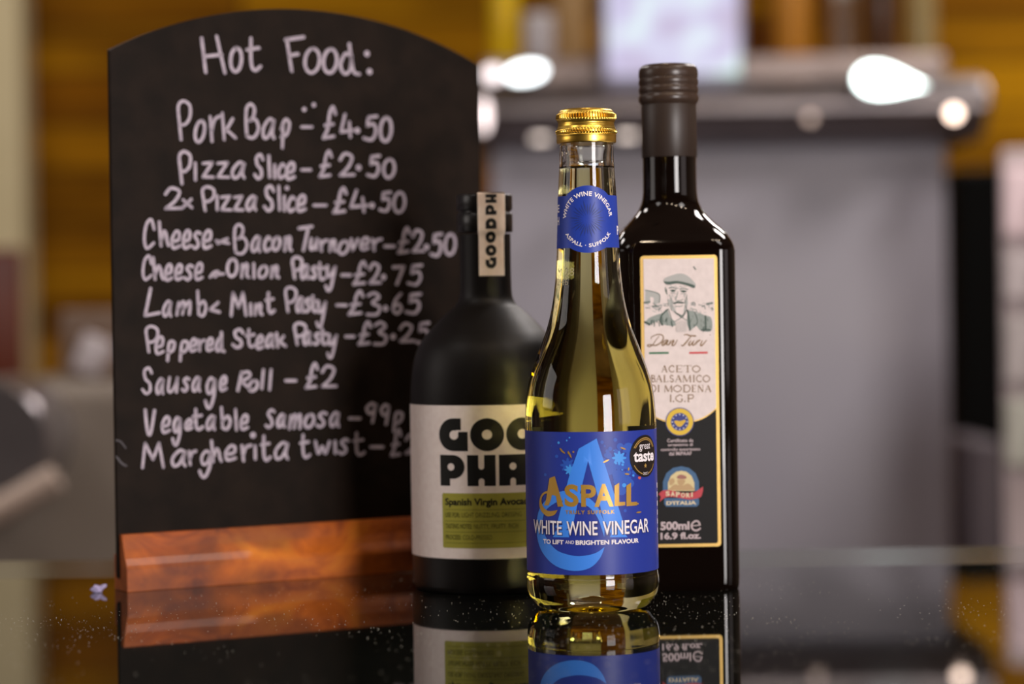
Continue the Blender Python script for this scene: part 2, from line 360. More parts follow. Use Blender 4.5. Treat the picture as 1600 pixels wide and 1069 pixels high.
G = {  # single-stroke hand lettering, unit box (x right, y down), C = curve, L = straight
 'H': "L2,5 18,98;L62,0 95,100;L12,55 82,50", 't': "C28,0 26,50 34,88 60,100 98,88;L0,36 85,30", 'F': "L6,6 34,100;L0,8 100,0;L20,55 68,50",
 'd': "C58,42 28,32 2,70 22,98 52,86 60,40;C48,0 58,50 72,92 100,100", 'P': "C30,100 18,55 10,14 45,0 92,12 92,42 60,60 25,62", '.': "D",
 'r': "L4,6 22,100;C20,60 45,18 98,4", 'k': "L5,0 18,100;L78,22 30,66;L34,62 98,94", 'B': "C12,96 5,50 10,12 40,0 68,14 58,38 28,50;C28,50 75,46 98,72 70,98 30,100 12,92",
 'a': "C82,14 42,0 5,50 22,98 58,86 78,18;C80,8 80,70 100,100", 'p': "C34,34 60,0 98,14 84,52 40,62;L46,14 58,100", 'q': "C44,98 40,20 60,2 98,10 92,44 46,60",
 '£': "C98,22 78,0 52,24 40,66 4,98;L4,98 86,92;L18,58 80,54", '4': "L38,0 6,78;L6,78 98,70;L72,34 80,100", '5': "L98,2 34,6;L34,6 26,42;C26,42 72,34 90,64 60,98 0,92",
 '0': "O", 'o': "O", 'O': "O", 'i': "L46,0 50,100", 'z': "L6,10 90,4;L90,4 6,94;L6,94 100,96", 'S': "C92,20 64,0 22,12 30,42 72,62 74,90 36,100 2,84",
 's': "C90,8 50,0 18,22 62,52 78,82 40,100 4,88", 'l': "L40,0 56,100", 'j': "L60,0 40,100", 'c': "C95,14 52,0 8,52 40,100 100,86", 'e': "C16,60 78,48 78,8 40,0 8,46 32,98 100,86", '-': "L0,50 100,46",
 '2': "C8,28 40,0 86,16 60,60 8,94;L8,94 100,92", 'x': "L6,10 96,96;L90,4 4,92", 'C': "C100,34 70,0 22,20 4,70 30,100 96,82", 'h': "L4,0 22,98;C22,80 52,38 76,52 86,80 100,96",
 '~': "L2,40 100,92;L14,90 88,4", '8': "C0,100 30,20 62,10 40,90 30,60 100,44", 'n': "L6,6 18,98;C18,60 46,2 70,20 72,80 100,96", 'T': "L0,8 100,0;L72,4 34,100", 'u': "C6,0 10,80 38,98 70,60 82,2;L82,2 94,98",
 'v': "L2,0 42,100;L42,100 98,2", 'y': "C6,0 14,36 44,40 92,4;C92,4 64,86 34,100 6,82", '7': "L2,6 98,2;L98,2 34,100", 'L': "L42,0 6,96;L6,96 100,86",
 'm': "L4,10 10,100;C10,60 32,2 48,24 50,96;C50,60 76,0 90,24 100,96", 'b': "L10,0 22,92;C20,62 70,40 96,66 66,98 20,92", '&': "L86,0 8,72;L8,72 100,98", 'M': "L4,100 16,2;L16,2 52,66;L52,66 80,2;L80,2 100,98",
 '3': "C8,12 52,0 90,18 40,44 94,62 76,94 2,96", '6': "C86,0 30,34 6,78 46,100 92,76 62,52 18,66", 'R': "L10,100 34,4;C30,10 76,0 88,24 30,54;L34,54 100,98",
 'g': "C82,8 40,0 10,24 26,50 62,46 84,8;C84,6 88,60 60,98 30,98 4,78", 'V': "C4,0 22,86 50,98 84,2", '9': "C90,8 46,0 4,24 24,50 60,46 90,6;L90,6 56,100", 'w': "C2,0 22,98 48,40 70,98 98,2"}
LINES = [
 "H 311 356 54 117|o 357 380 72 115|t 383 410 57 113|F 443 477 55 114|o 473 502 73 117|o 502 529 74 117|d 528 564 66 119|. 573 84|. 577 112",
 "P 273 301 155 221|o 301 323 186 225|r 326 345 177 224|k 343 371 174 221|B 380 407 160 218|a 406 434 183 219|p 428 455 184 234|- 471 487 198 199|£ 501 527 164 220|4 528 554 176 217|. 558 204|5 565 592 178 222|0 591 614 181 224|. 475 171|. 490 164",
 "P 275 301 234 290|i 302 308 252 284|z 313 336 250 281|z 336 360 250 281|a 358 388 251 281|S 396 413 239 282|l 416 425 241 280|i 425 433 255 281|c 432 446 254 281|e 444 463 252 283|- 471 485 265 266|£ 495 521 233 280|2 526 556 237 279|. 560 262|5 571 596 240 279|0 596 619 246 281",
 "2 253 287 291 331|x 282 303 308 328|P 311 338 289 332|i 336 342 303 331|z 343 362 303 332|z 362 382 303 332|a 381 405 304 331|S 411 430 288 332|l 432 440 288 331|i 440 448 304 332|c 447 462 305 333|e 461 480 303 333|- 490 509 321 321|£ 517 544 291 336|4 543 577 295 334|. 581 321|5 590 613 297 333|0 612 635 298 335|. 448 294",
 "C 223 242 340 391|h 245 266 344 388|e 265 284 359 391|e 283 300 358 391|s 299 315 360 391|e 314 333 358 391|~ 334 360 370 384|B 362 389 348 399|a 389 411 367 396|c 410 424 368 395|o 424 439 368 394|n 440 460 367 395|T 464 490 351 394|u 482 498 370 393|r 498 512 372 395|n 512 528 372 396|o 527 546 374 400|v 545 560 371 394|e 560 579 369 393|r 578 599 370 394|- 601 616 385 385|£ 618 643 353 399|2 640 665 357 398|. 666 386|5 670 693 362 403|0 692 714 363 401",
 "C 221 238 397 440|h 237 256 400 440|e 255 271 411 441|e 271 287 411 440|s 287 303 412 440|e 302 319 409 440|8 325 352 421 436|O 352 373 402 435|n 374 392 409 437|i 393 400 409 437|o 402 419 413 437|n 419 440 413 437|P 452 475 399 438|a 468 485 412 438|s 484 497 414 438|t 496 508 408 440|y 505 527 413 457|- 534 547 430 430|£ 548 575 406 448|2 573 597 409 447|. 599 433|7 611 634 413 447|5 634 662 411 448",
 "L 222 252 448 498|a 251 272 468 497|m 272 302 468 495|b 304 325 452 497|& 325 344 470 491|M 357 387 454 496|i 388 395 472 495|n 395 413 472 495|t 414 430 455 492|P 441 466 446 490|a 461 476 462 490|s 475 486 464 490|t 485 497 460 490|y 491 512 468 514|- 526 541 477 477|£ 541 570 452 495|3 570 597 455 496|. 602 482|6 610 631 456 493|5 631 660 456 493",
 "P 223 250 507 553|e 240 258 524 556|q 253 275 530 567|q 272 296 530 567|e 294 309 527 552|r 308 321 528 551|e 320 335 526 551|d 334 355 517 552|S 360 384 512 546|t 383 400 512 545|e 398 413 522 548|a 413 430 520 545|k 428 449 518 545|P 455 481 502 541|a 472 488 516 541|s 488 502 518 541|t 500 512 512 541|y 508 529 520 562|- 540 553 526 526|£ 556 582 500 542|3 581 607 501 542|. 614 526|2 620 649 503 538|5 647 673 501 540",
 "S 219 241 572 618|a 242 258 589 618|u 258 282 587 616|s 283 297 588 614|a 297 317 587 614|g 317 340 588 640|e 341 356 586 613|R 366 396 578 613|o 387 404 592 614|j 404 416 575 610|j 416 428 575 612|- 446 462 595 595|£ 474 499 565 610|2 498 528 569 609",
 "V 223 247 638 681|e 250 268 649 679|g 266 286 650 698|e 287 302 653 674|t 300 318 637 674|a 319 340 647 674|b 341 363 634 674|l 364 373 637 675|e 373 390 646 674|s 412 432 638 671|a 431 448 645 670|m 448 474 645 673|o 474 492 645 671|s 493 512 642 670|a 512 534 642 669|- 546 562 654 654|9 569 592 628 663|9 592 612 630 666|q 605 631 641 678",
 "M 218 258 689 734|a 264 296 701 731|r 293 307 701 729|g 308 334 702 748|h 328 347 686 725|e 347 373 694 722|r 374 395 692 723|i 395 402 694 720|. 395 680|t 405 425 679 722|a 425 456 689 720|t 466 487 677 718|w 489 518 687 712|i 520 527 687 711|s 526 548 684 712|t 549 572 674 714|- 579 598 699 698|£ 607 629 668 716|2 629 658 676 713|9 300 300 300 300"]
NAMESL = ['Hot Food:', 'Pork Bap - £4.50', 'Pizza Slice - £2.50', '2x Pizza Slice - £4.50', 'Cheese & Bacon Turnover - £2.50', 'Cheese & Onion Pasty - £2.75',
          'Lamb & Mint Pasty - £3.65', 'Peppered Steak Pasty - £3.25', 'Sausage Roll - £2', 'Vegetable samosa - 99p', 'Margherita twist - £2']
chalk = mottled('white_chalk_ink', (168, 156, 170), (190, 178, 190), 400, 0.8)
for ln, nm in zip(LINES, NAMESL):
    mb = MB(); title = ln is LINES[0]; W = 0.0019 if title else 0.0017
    for it in ln.split('|'):
        q = it.split(); ch = q[0]; v = [float(x) for x in q[1:]]
        if ch == '.':
            u, vv = PL.inv(v[0], v[1]); mb.add([PL.fwd(a, b, 0.0003) for a, b in circ(u, vv, 0.0013 if v[1] in (294.0, 171.0, 164.0) else 0.0017, n=12)], [list(range(12))]); continue
        x0, x1, y0, y1 = v
        if x1 - x0 < 1: continue
        ix = 3 if x1 - x0 > 19 else (1.5 if x1 - x0 > 12 else 0)
        if ch != '-': x0 += ix; x1 -= ix; y0 += 3; y1 -= 3
        code = G[ch]
        if code == 'O':
            pts = [(0.5 + 0.5 * math.cos(a) + 0.10 * math.sin(a) * 0.6, 0.5 - 0.5 * math.sin(a)) for a in [PI / 2 + 2 * PI * k / 20 * 1.03 for k in range(21)]]
            strokes = [(False, pts)]
        else:
            strokes = [(s[0] == 'C', [tuple(float(z) / 100 for z in t.split(',')) for t in s[1:].split()]) for s in code.split(';')]
        for sm, pts in strokes:
            if ch in 'aoeucsvmnpqgyd' and not title: pts = [((a + 0.22 * (0.5 - b)) / 1.12 + 0.05, b) for a, b in pts]
            stroke(mb, PL, [(x0 + (x1 - x0) * a, y0 + (y1 - y0) * b) for a, b in pts], W * random.uniform(0.93, 1.1), 0.0003, 0, smooth=sm)
    build('chalk_writing', mb, chalk, panel, label='white hand lettering reading ' + nm.replace('£', '£'))
# small chalk smudge
mb = MB(); stroke(mb, PL, [(181, 688), (188, 690), (196, 700)], 0.0009, 0.0003, 0); stroke(mb, PL, [(182, 714), (190, 724), (197, 728)], 0.0012, 0.0003, 0)
build('chalk_smudge', mb, mat('faint_chalk', (80, 76, 80), 0.8), panel)

# ================================================================== helpers for profiles
def prof_from_px(rows, D, hor, k=1.0):
    s = D / F; return [(r * s * k, H - (y - hor) * s) for r, y in rows]
def rfun(prof):
    P = sorted(prof, key=lambda t: t[1])
    def f(z):
        if z <= P[0][1]: return P[0][0]
        for (r0, z0), (r1, z1) in zip(P, P[1:]):
            if z <= z1: return r0 + (r1 - r0) * (z - z0) / max(z1 - z0, 1e-9)
        return P[-1][0]
    return f
def dense(prof, sub=4):
    return [(max(r, 0), z) for r, z in spline(prof, sub)]
def sheet(mb, S, u0, u1, v0, v1, off, mi, nu=96, nv=2, top=None, bot=None):
    vs = []; fs = []
    for j in range(nv + 1):
        for i in range(nu + 1):
            u = u0 + (u1 - u0) * i / nu; a = bot(u) if bot else v0; b = top(u) if top else v1
            vs.append(S.fwd(u, a + (b - a) * j / nv, off))
    for j in range(nv):
        for i in range(nu): q = j * (nu + 1) + i; fs.append([q, q + 1, q + nu + 2, q + nu + 1])
    mb.add(vs, fs, mi, True)

# ================================================================== matt black bottle (GOOD PHATS)
DG = 1.267; cG = on_table(766.2, 916.0); GX, GY = cG.x, cG.y
print('good', cG)
kg = 1 / math.sqrt(1 + (0.04 / 1.267) ** 2)
rows = [(105, 916.5), (116, 915), (119.5, 909), (120.6, 898), (120.8, 870), (121, 700), (120.8, 627), (119.6, 600), (116, 570), (108, 543), (98, 527), (88, 515), (73, 499), (58, 485.5), (49, 478), (43.5, 470), (41, 462), (40, 448), (39.6, 415), (39.8, 367)]
pg = prof_from_px(rows, DG, 482.6, kg); zb = pg[0][1]; pg = [(r, max(z - zb, 0)) for r, z in pg]
black = mat('matt_black_glass', (12, 9, 7), 0.46, spec=0.28)
gb = thing('oil_bottle', 'stout matt black bottle with cream label, between chalkboard and clear vinegar bottle', 'bottle', (GX, GY, 0))
mb = MB(); body = dense(pg[2:], 3)
mb.lathe((GX, GY, 0), [(0, 0.0015), (pg[0][0] * 0.8, 0.0015), (pg[0][0] * 0.86, 0.0), (pg[0][0], 0.0), pg[1]] + body + [(0, body[-1][1])], 96)
build('bottle_body', mb, black, gb)
s = DG / F
def gz(y): return H - (y - 482.6) * s - zb
mb = MB(); rc = 43.3 * s
mb.lathe((GX, GY, 0), [(39.9 * s, gz(364)), (rc - .0004, gz(364)), (rc, gz(362.5)), (rc, gz(336)), (rc - .0004, gz(334.5)), (rc - .0011, gz(333.5)), (rc - .0011, gz(331)), (rc - .0003, gz(330)), (rc, gz(328.5)), (rc, gz(308)), (rc - .0003, gz(306)), (rc - .0012, gz(304.6)), (0, gz(304.4))], 80)
build('cap', mb, mat('black_stopper', (16, 15, 14), 0.3), gb)
SG = Surf(GX, GY, rfun(pg), 121 * s)
cream = mottled('cream_paper', (228, 214, 208), (234, 222, 216), 300, 0.55, spec=0.3)
ink = mat('black_ink', (26, 26, 24), 0.5, spec=0.3)
olive = mat('olive_ink', (158, 154, 62), 0.5, spec=0.3)
olive_d = mat('dark_olive_ink', (92, 92, 34), 0.55, spec=0.3)
u_c = 0.22 * SG.R
v_t = SG.inv(755, 633.5)[1]; v_b = SG.inv(755, 874)[1]
mb = MB(); sheet(mb, SG, u_c - 1.75 * SG.R, u_c + 1.75 * SG.R, v_b, v_t, 0.00012, 0, nu=128)
# heavy geometric letters
def arc(cx, cy_, rx, ry, a0, a1, n=14): return [(cx + rx * math.cos(math.radians(a0 + (a1 - a0) * k / n)), cy_ - ry * math.sin(math.radians(a0 + (a1 - a0) * k / n))) for k in range(n + 1)]
BLK = {
 'G': [[(0.78, 0)] + arc(0.52, 0.5, 0.52, 0.5, 90, 270) + [(1, 1), (1, 0.41), (0.70, 0.41)] + arc(0.54, 0.51, 0.15, 0.14, 20, -290, 16) + [(0.60, 0.36), (0.78, 0.36)]],
 'O': [arc(.5, .5, .5, .5, 0, 360, 36)[:-1], arc(.5, .5, .15, .15, 0, 360, 20)[:-1]],
 'D': [[(0, 0), (.5, 0)] + arc(.5, .5, .5, .5, 90, -90, 20)[1:] + [(0, 1)], arc(.48, .5, .15, .15, 0, 360, 20)[:-1]],
 'P': [[(0, 0), (.55, 0)] + arc(.55, .385, .45, .385, 90, -90, 16)[1:] + [(.42, .77), (.42, 1), (0, 1)], arc(.46, .385, .14, .12, 0, 360, 18)[:-1]],
 'H': [[(0, 0), (.40, 0), (.40, .38)] + arc(.5, .38, .10, .09, 180, 360, 8) + [(.60, 0), (1, 0), (1, 1), (.6, 1), (.6, .84)] + arc(.5, .84, .10, .09, 0, 180, 8) + [(.4, 1), (0, 1)]],
 'A': [[(0, 0), (1, 0), (1, 1), (.6, 1), (.6, .84)] + arc(.5, .84, .10, .09, 0, 180, 8) + [(.4, 1), (0, 1)], arc(.5, .38, .13, .12, 0, 360, 18)[:-1]],
 'T': [[(0, 0), (1, 0), (1, .36), (.7, .36), (.7, 1), (.3, 1), (.3, .36), (0, .36)]],
 'S': [[(.95, 0), (.95, .3), (.55, .3), (.55, .38), (.7, .38)] + arc(.68, .69, .3, .31, 90, -90, 10) + [(.05, 1), (.05, .7), (.5, .7), (.5, .62), (.3, .62)] + arc(.32, .31, .3, .31, 270, 90, 10)]}
def clean(p):
    o = []
    for q in p:
        if not o or math.hypot(q[0] - o[-1][0], q[1] - o[-1][1]) > 1e-4: o.append(q)
    return o
def block(mb, S, ch, u0, u1, vt, vb, off, mi, rot=False):
    if not rot: f = lambda a, b: (u0 + (u1 - u0) * a, vt + (vb - vt) * b)
    else: f = lambda a, b: (u0 + (u1 - u0) * b, vb + (vt - vb) * a)
    fill(mb, S, [[f(a, b) for a, b in clean(poly)] for poly in BLK[ch]], off, mi)
Rg = SG.R
vt1, vb1 = SG.inv(762, 653.5)[1], SG.inv(762, 705)[1]; vt2, vb2 = SG.inv(762, 711)[1], SG.inv(762, 759.5)[1]
for ch, a, b in [('G', -.650, -.246), ('O', -.2165, .212), ('O', .239, .667), ('D', .697, 1.09)]: block(mb, SG, ch, a * Rg, b * Rg, vt1, vb1, 0.0002, 1)
for ch, a, b in [('P', -.638, -.293), ('H', -.259, .099), ('A', .141, .50), ('T', .53, .81), ('S', .84, 1.08)]: block(mb, SG, ch, a * Rg, b * Rg, vt2, vb2, 0.0002, 1)
pT, pB = SG.inv(755, 771)[1], SG.inv(755, 857)[1]; PLc = -.615 * Rg; PRc = 1.06 * Rg; cr = 0.0007
fill(mb, SG, [[(PLc + cr, pT), (PRc - cr, pT), (PRc, pT - cr), (PRc, pB + cr), (PRc - cr, pB), (PLc + cr, pB), (PLc, pB + cr), (PLc, pT - cr)]], 0.0002, 2)
def gv(y): return pT + (pB - pT) * (y - 478) / (755 - 478)
def gtxt(t, x0, x1, yt, yb, mi=3, bold=0.0): text(mb, SG, t, PLc + x0, PLc + x1, gv(yb), gv(yt), 0.0003, mi, bold=bold)
pwd = PRc - PLc
gtxt('Spanish Virgin Avocado Oil', 0.0018, 0.0018 + pwd * .80, 503, 550, 1, 0.03)
gtxt('USE FOR:', 0.0018, 0.0100, 575, 600, 4, 0.02); gtxt('LIGHT DRIZZLING, DRESSING', 0.0110, 0.0415, 575, 603, 4)
gtxt('TASTING NOTES:', 0.0018, 0.0162, 632, 657, 4, 0.02); gtxt('NUTTY, FRUITY, RICH', 0.0172, 0.0395, 632, 660, 4)
gtxt('PROCESS:', 0.0018, 0.0104, 688, 712, 4, 0.02); gtxt('COLD-PRESSED', 0.0114, 0.0262, 688, 712, 4)
for yy in (560, 618, 673, 728):
    sheet(mb, SG, PLc + 0.0016, PRc - 0.0016, gv(yy + 2), gv(yy), 0.0003, 4, nu=48, nv=1)
build('front_label', mb, [cream, ink, olive, mat('ink', (40, 42, 20), 0.5), olive_d], gb, label='cream paper label with heavy black lettering and an olive panel')
# seal strip over the stopper
PS = [(39.9 * s, 0.0), (39.9 * s, gz(372)), (43.4 * s, gz(362)), (43.4 * s, 1.0)]
SS = Surf(GX, GY, rfun(PS), 43 * s)
us0 = SS.inv(748.5, 400)[0]; us1 = SS.inv(787, 400)[0]; vb_ = SS.inv(767, 431)[1]; ztop = gz(304.4)
mb = MB()
sheet(mb, SS, us0, us1, vb_, ztop - 0.0002, 0.0004, 0, nu=14, nv=30)
sx0 = GX + 43 * s * math.sin(us0 / SS.R); sx1 = GX + 43 * s * math.sin(us1 / SS.R); yf = GY - 43.6 * s
mb.add([SS.fwd(us0, ztop - .0002, .0004), SS.fwd(us1, ztop - .0002, .0004), (sx1, yf + .003, ztop + .0005), (sx0, yf + .003, ztop + .0005), (sx1, GY + .012, ztop + .0005), (sx0, GY + .012, ztop + .0005)], [(0, 1, 2, 3), (3, 2, 4, 5)], 0)
for ch, yt, yb in [('G', 402, 419.7), ('O', 382.5, 400), ('O', 361.5, 379.5), ('D', 341, 357.5), ('P', 320, 335.6), ('H', 303.5, 317)]:
    ub0, ub1 = SS.inv(758.5, yt)[0], SS.inv(775, yt)[0]
    block(mb, SS, ch, ub0, ub1, SS.inv(767, yt)[1], SS.inv(767, yb)[1], 0.00055, 1, rot=True)
build('seal_strip', mb, [mottled('seal_paper', (228, 205, 186), (240, 222, 206), 150, 0.5), ink], gb, label='cream paper seal strip folded over the stopper')

# ================================================================== balsamic bottle, square shouldered
DB = 1.258; cB = on_table(1055.5, 913.5); BX, BY = cB.x, cB.y
print('balsamic', cB)
s = DB / F
rowsB = [(90, 914.3), (91.2, 912), (92.3, 906), (92.5, 895), (92.5, 700), (92.5, 420), (92.4, 396), (91, 386), (87.5, 376), (82, 366), (75, 357), (67, 349), (58, 339), (51, 330), (46.5, 321), (43.6, 312), (42.2, 300), (41.8, 280), (41.7, 243), (41.7, 200)]
pb = [(r * s, H - (y - 478) * s) for r, y in rowsB]; zb = pb[0][1]; pb = [(r, max(z - zb, 0)) for r, z in pb]
thB = math.radians(2.0)
def rsq(c, a, rc, z, N=16, rot=thB):
    pts = []
    for q in range(4):
        for k in range(N):
            t = PI / 2 * q + PI / 2 * k / (N - 1)
            cx = (a - rc) * (1 if q in (0, 3) else -1); cyy = (a - rc) * (1 if q in (0, 1) else -1)
            x = cx + rc * math.cos(t); y = cyy + rc * math.sin(t)
            pts.append((c[0] + x * math.cos(rot) - y * math.sin(rot), c[1] + x * math.sin(rot) + y * math.cos(rot), z))
    return pts
body = [pb[0], pb[1], pb[2]] + dense(pb[3:], 3); A0 = 92.5 * s; vs = []; fs = []
rings = [(a, z) for a, z in body]
for i, (a, z) in enumerate(rings):
    t = min(1, max(0, (a - 42 * s) / (A0 - 42 * s))); rc = a * (1 - t) + 0.0095 * t
    if i < 2: rc = 0.0095 - (A0 - a)
    vs += rsq((BX, BY), a, rc, z)
Nn = 64
for i in range(len(rings) - 1):
    for k in range(Nn): fs.append([i * Nn + k, i * Nn + (k + 1) % Nn, (i + 1) * Nn + (k + 1) % Nn, (i + 1) * Nn + k])
fs.append(list(range(Nn))[::-1]); fs.append([(len(rings) - 1) * Nn + k for k in range(Nn)])
bb = thing('balsamic_bottle', 'tall square dark balsamic vinegar bottle with gold framed label, right of the clear bottle', 'bottle', (BX, BY, 0))
bglass = mat('dark_balsamic_glass', (12, 6, 4), 0.05, spec=0.32)
mb = MB(); mb.add(vs, fs, 0, True); build('bottle_body', mb, bglass, bb)
def bz(y): return H - (y - 478) * s - zb
sleeve = mat('dark_brown_sleeve', (50, 39, 33), 0.42)
mb = MB(); R1 = 42.4 * s
mb.lathe((BX, BY, 0), [(R1, bz(246)), (R1 + .0002, bz(245)), (R1 + .0002, bz(165)), (R1, bz(163))], 64); 
build('neck_sleeve', mb, sleeve, bb)
mb = MB()
cp = [(42.5, 164), (44.5, 161), (46.6, 158), (47.1, 154), (46.8, 150.5), (45.2, 148.5), (44.9, 146), (46.4, 144), (46.8, 139), (46.0, 136.5), (45.2, 135), (45.2, 133), (46.4, 131), (46.6, 126), (46.0, 123.5), (45.4, 122), (46.2, 120), (46.4, 114), (45.8, 109), (44, 105), (41, 102.3), (37, 101), (0, 100.6)]
mb.lathe((BX, BY, 0), [(r * s, bz(y)) for r, y in cp], 80)
build('screw_cap', mb, mat('brown_cap', (60, 46, 38), 0.3), bb)
eB = Vector((math.cos(thB), math.sin(thB), 0)); nB = Vector((math.sin(thB), -math.cos(thB), 0))
PB = Plane(Vector((BX, BY, 0)) + nB * A0, eB, nB)
uL_, vT_ = PB.inv(1000, 400); uR_, _ = PB.inv(1120.5, 400); vB_ = PB.inv(1060, 855)[1]
gold = mat('gold_foil', (206, 170, 100), 0.3, metal=1.0); paperB = mottled('pinkish_white_paper', (214, 200, 196), (222, 208, 204), 300, 0.45, spec=0.4)
dark = mat('black_label', (8, 5, 4), 0.5, spec=0.25); pewter = mat('pewter_foil', (122, 98, 74), 0.38, metal=0.5)
green = mat('green_ink', (52, 108, 72), 0.5); red = mat('red_ink', (196, 52, 56), 0.5)
g1 = mat('grey_green_ink', (106, 118, 110), 0.5); g2m = mat('pale_grey_green', (168, 168, 164), 0.5); g3 = mat('dark_grey_green', (58, 78, 68), 0.5)
mb = MB()
def rrect(u0, u1, v0, v1, r, n=6):
    p = []
    for cx, cy_, a in ((u1 - r, v1 - r, 0), (u0 + r, v1 - r, 90), (u0 + r, v0 + r, 180), (u1 - r, v0 + r, 270)):
        p += [(cx + r * math.cos(math.radians(a + 90 * k / n)), cy_ + r * math.sin(math.radians(a + 90 * k / n))) for k in range(n + 1)]
    return p
fill(mb, PB, [rrect(uL_, uR_, vB_, vT_, 0.0018)], 0.0002, 0)
bw = 0.0016
fill(mb, PB, [rrect(uL_ + bw, uR_ - bw, vB_ + bw, vT_ - bw, 0.0012)], 0.00028, 1)
um_ = (uL_ + uR_) / 2; hw = (uR_ - uL_) / 2 - bw
vs1 = PB.inv(1060, 638)[1]; vbt = PB.inv(1060, 659)[1]
arch = [(um_ - hw, vT_ - bw), (um_ - hw, vs1)] + [(um_ - hw + 2 * hw * k / 20, vs1 - (vs1 - vbt) * (1 - abs(k / 10 - 1) ** 2.6)) for k in range(1, 20)] + [(um_ + hw, vs1), (um_ + hw, vT_ - bw)]
arch2 = [(a, b - 0.0007 if b < vs1 + 1e-6 else b) for a, b in arch]
fill(mb, PB, [arch2], 0.00032, 0); fill(mb, PB, [arch], 0.00038, 2)
# portrait of a man in a flat cap, from the enlarged drawing (1 unit = 1/8.22 px)
def Q(x, y): return (1000 + x / 8.22, 400 + y / 8.22)
def qf(pts, mi, o): fillpx(mb, PB, [[Q(*p) for p in spline(pts + [pts[0]], 4)[:-1]]], 0.0004 + o * 0.00004, mi)
def qs(pts, w, mi, o=6): stroke(mb, PB, [Q(*p) for p in pts], w / 8.22 * DB / F, 0.0004 + o * 0.00004, mi)
IL, ID, IM = 3, 5, 4
qf([(65, 860), (110, 800), (200, 760), (290, 730), (345, 690), (440, 780), (470, 860), (430, 900), (300, 880), (250, 830), (120, 880)], 10, 1)
qf([(610, 700), (700, 710), (830, 760), (915, 800), (915, 960), (780, 960), (720, 900), (640, 950), (590, 820)], 10, 1)
random.seed(21)
for i in range(34):
    x, y = random.choice([(random.uniform(130, 360), random.uniform(770, 860)), (random.uniform(650, 900), random.uniform(760, 940))]); qs([(x, y), (x + random.uniform(-14, 14), y + random.uniform(25, 60))], random.uniform(6, 14), random.choice([IM, IM, ID]), 2)
qf([(355, 690), (450, 720), (560, 720), (610, 690), (600, 820), (590, 980), (480, 970), (450, 850), (390, 790)], IL + 3, 2)
qf([(375, 360), (330, 420), (355, 500), (375, 640), (430, 715), (520, 745), (590, 690), (620, 560), (655, 440), (620, 380), (480, 350)], IL + 3, 3)
qf([(345, 430), (322, 400), (322, 450), (350, 500)], IM, 3); qf([(350, 560), (375, 640), (430, 715), (470, 740), (430, 640), (390, 560)], IL, 4); qf([(600, 560), (615, 600), (590, 690), (560, 720), (575, 620)], IL, 4)
qf([(300, 315), (330, 280), (420, 245), (520, 225), (610, 255), (680, 320), (715, 370), (690, 410), (600, 372), (480, 345), (370, 360), (315, 345)], IL, 5)
qf([(308, 325), (370, 330), (480, 322), (600, 345), (700, 380), (690, 412), (600, 380), (480, 356), (370, 368), (320, 352)], ID, 6)
qf([(380, 440), (420, 430), (460, 445), (420, 465)], ID, 6); qf([(510, 450), (555, 440), (600, 455), (555, 470)], ID, 6)
qs([(372, 415), (420, 405), (465, 425)], 12, IM); qs([(515, 428), (560, 418), (610, 430)], 12, IM)
qs([(482, 460), (470, 520), (455, 560), (480, 575), (530, 570), (545, 555)], 9, IM); qf([(425, 605), (480, 585), (560, 595), (555, 612), (480, 608), (435, 620)], ID, 6)
qs([(450, 645), (500, 650), (545, 640)], 8, IM); qs([(375, 500), (400, 560), (420, 610)], 8, IM); qs([(600, 500), (590, 560), (575, 610)], 8, IM)
random.seed(31)
for i in range(40):
    a_ = random.uniform(0, 1); x = (390 + 60 * a_ if i % 2 else 560 + 50 * a_); y = random.uniform(480, 690); qs([(x, y), (x + 8, y + random.uniform(15, 35))], random.uniform(4, 8), IL, 4)
for i in range(22):
    x = random.uniform(380, 610); y = random.uniform(375, 425); qs([(x, y), (x + 22, y + 3)], 6, IL, 4)
qs([(390, 480), (420, 476), (455, 484)], 6, IM); qs([(520, 486), (555, 482), (592, 486)], 6, IM); qs([(470, 740), (540, 770), (575, 730)], 20, IM)
qs([(440, 715), (500, 760), (540, 790), (590, 700)], 12, ID); qs([(365, 680), (390, 760), (430, 840), (520, 800)], 8, IM); qs([(610, 700), (625, 800), (640, 950)], 22, ID); qs([(540, 790), (600, 830)], 8, IM)
for x in range(465, 590, 20): qs([(x, 830 + abs(x - 530) * .3), (x + 4, 975)], 5, IL, 7)
qs([(350, 690), (280, 760), (260, 840), (290, 885)], 18, ID); qs([(840, 770), (845, 950)], 20, ID); qs([(65, 850), (120, 880)], 26, ID); qs([(700, 720), (740, 840), (700, 900)], 8, ID); qs([(790, 950), (900, 950)], 20, ID); qs([(400, 840), (415, 905)], 14, ID)
qf([(70, 440), (110, 445), (245, 490), (245, 600), (180, 610), (175, 540), (130, 530), (130, 600), (70, 610)], IL, 1); qs([(70, 440), (110, 445), (245, 490), (248, 600)], 9, IM); qs([(60, 600), (120, 590)], 26, IM)
random.seed(11)
for i in range(46):
    x = random.choice([random.uniform(65, 340), random.uniform(630, 925)]); y = random.uniform(600, 720) if x < 400 else random.uniform(580, 740)
    qs([(x, y), (x + random.uniform(12, 34), y + random.uniform(-18, 18)), (x + random.uniform(10, 50), y + random.uniform(0, 30))], random.uniform(5, 11), random.choice([IL, IL, IM]), 2)
qs([(860, 615), (925, 605)], 24, IM); qs([(160, 645), (220, 650)], 16, IM); qs([(690, 140), (715, 175)], 14, IM)
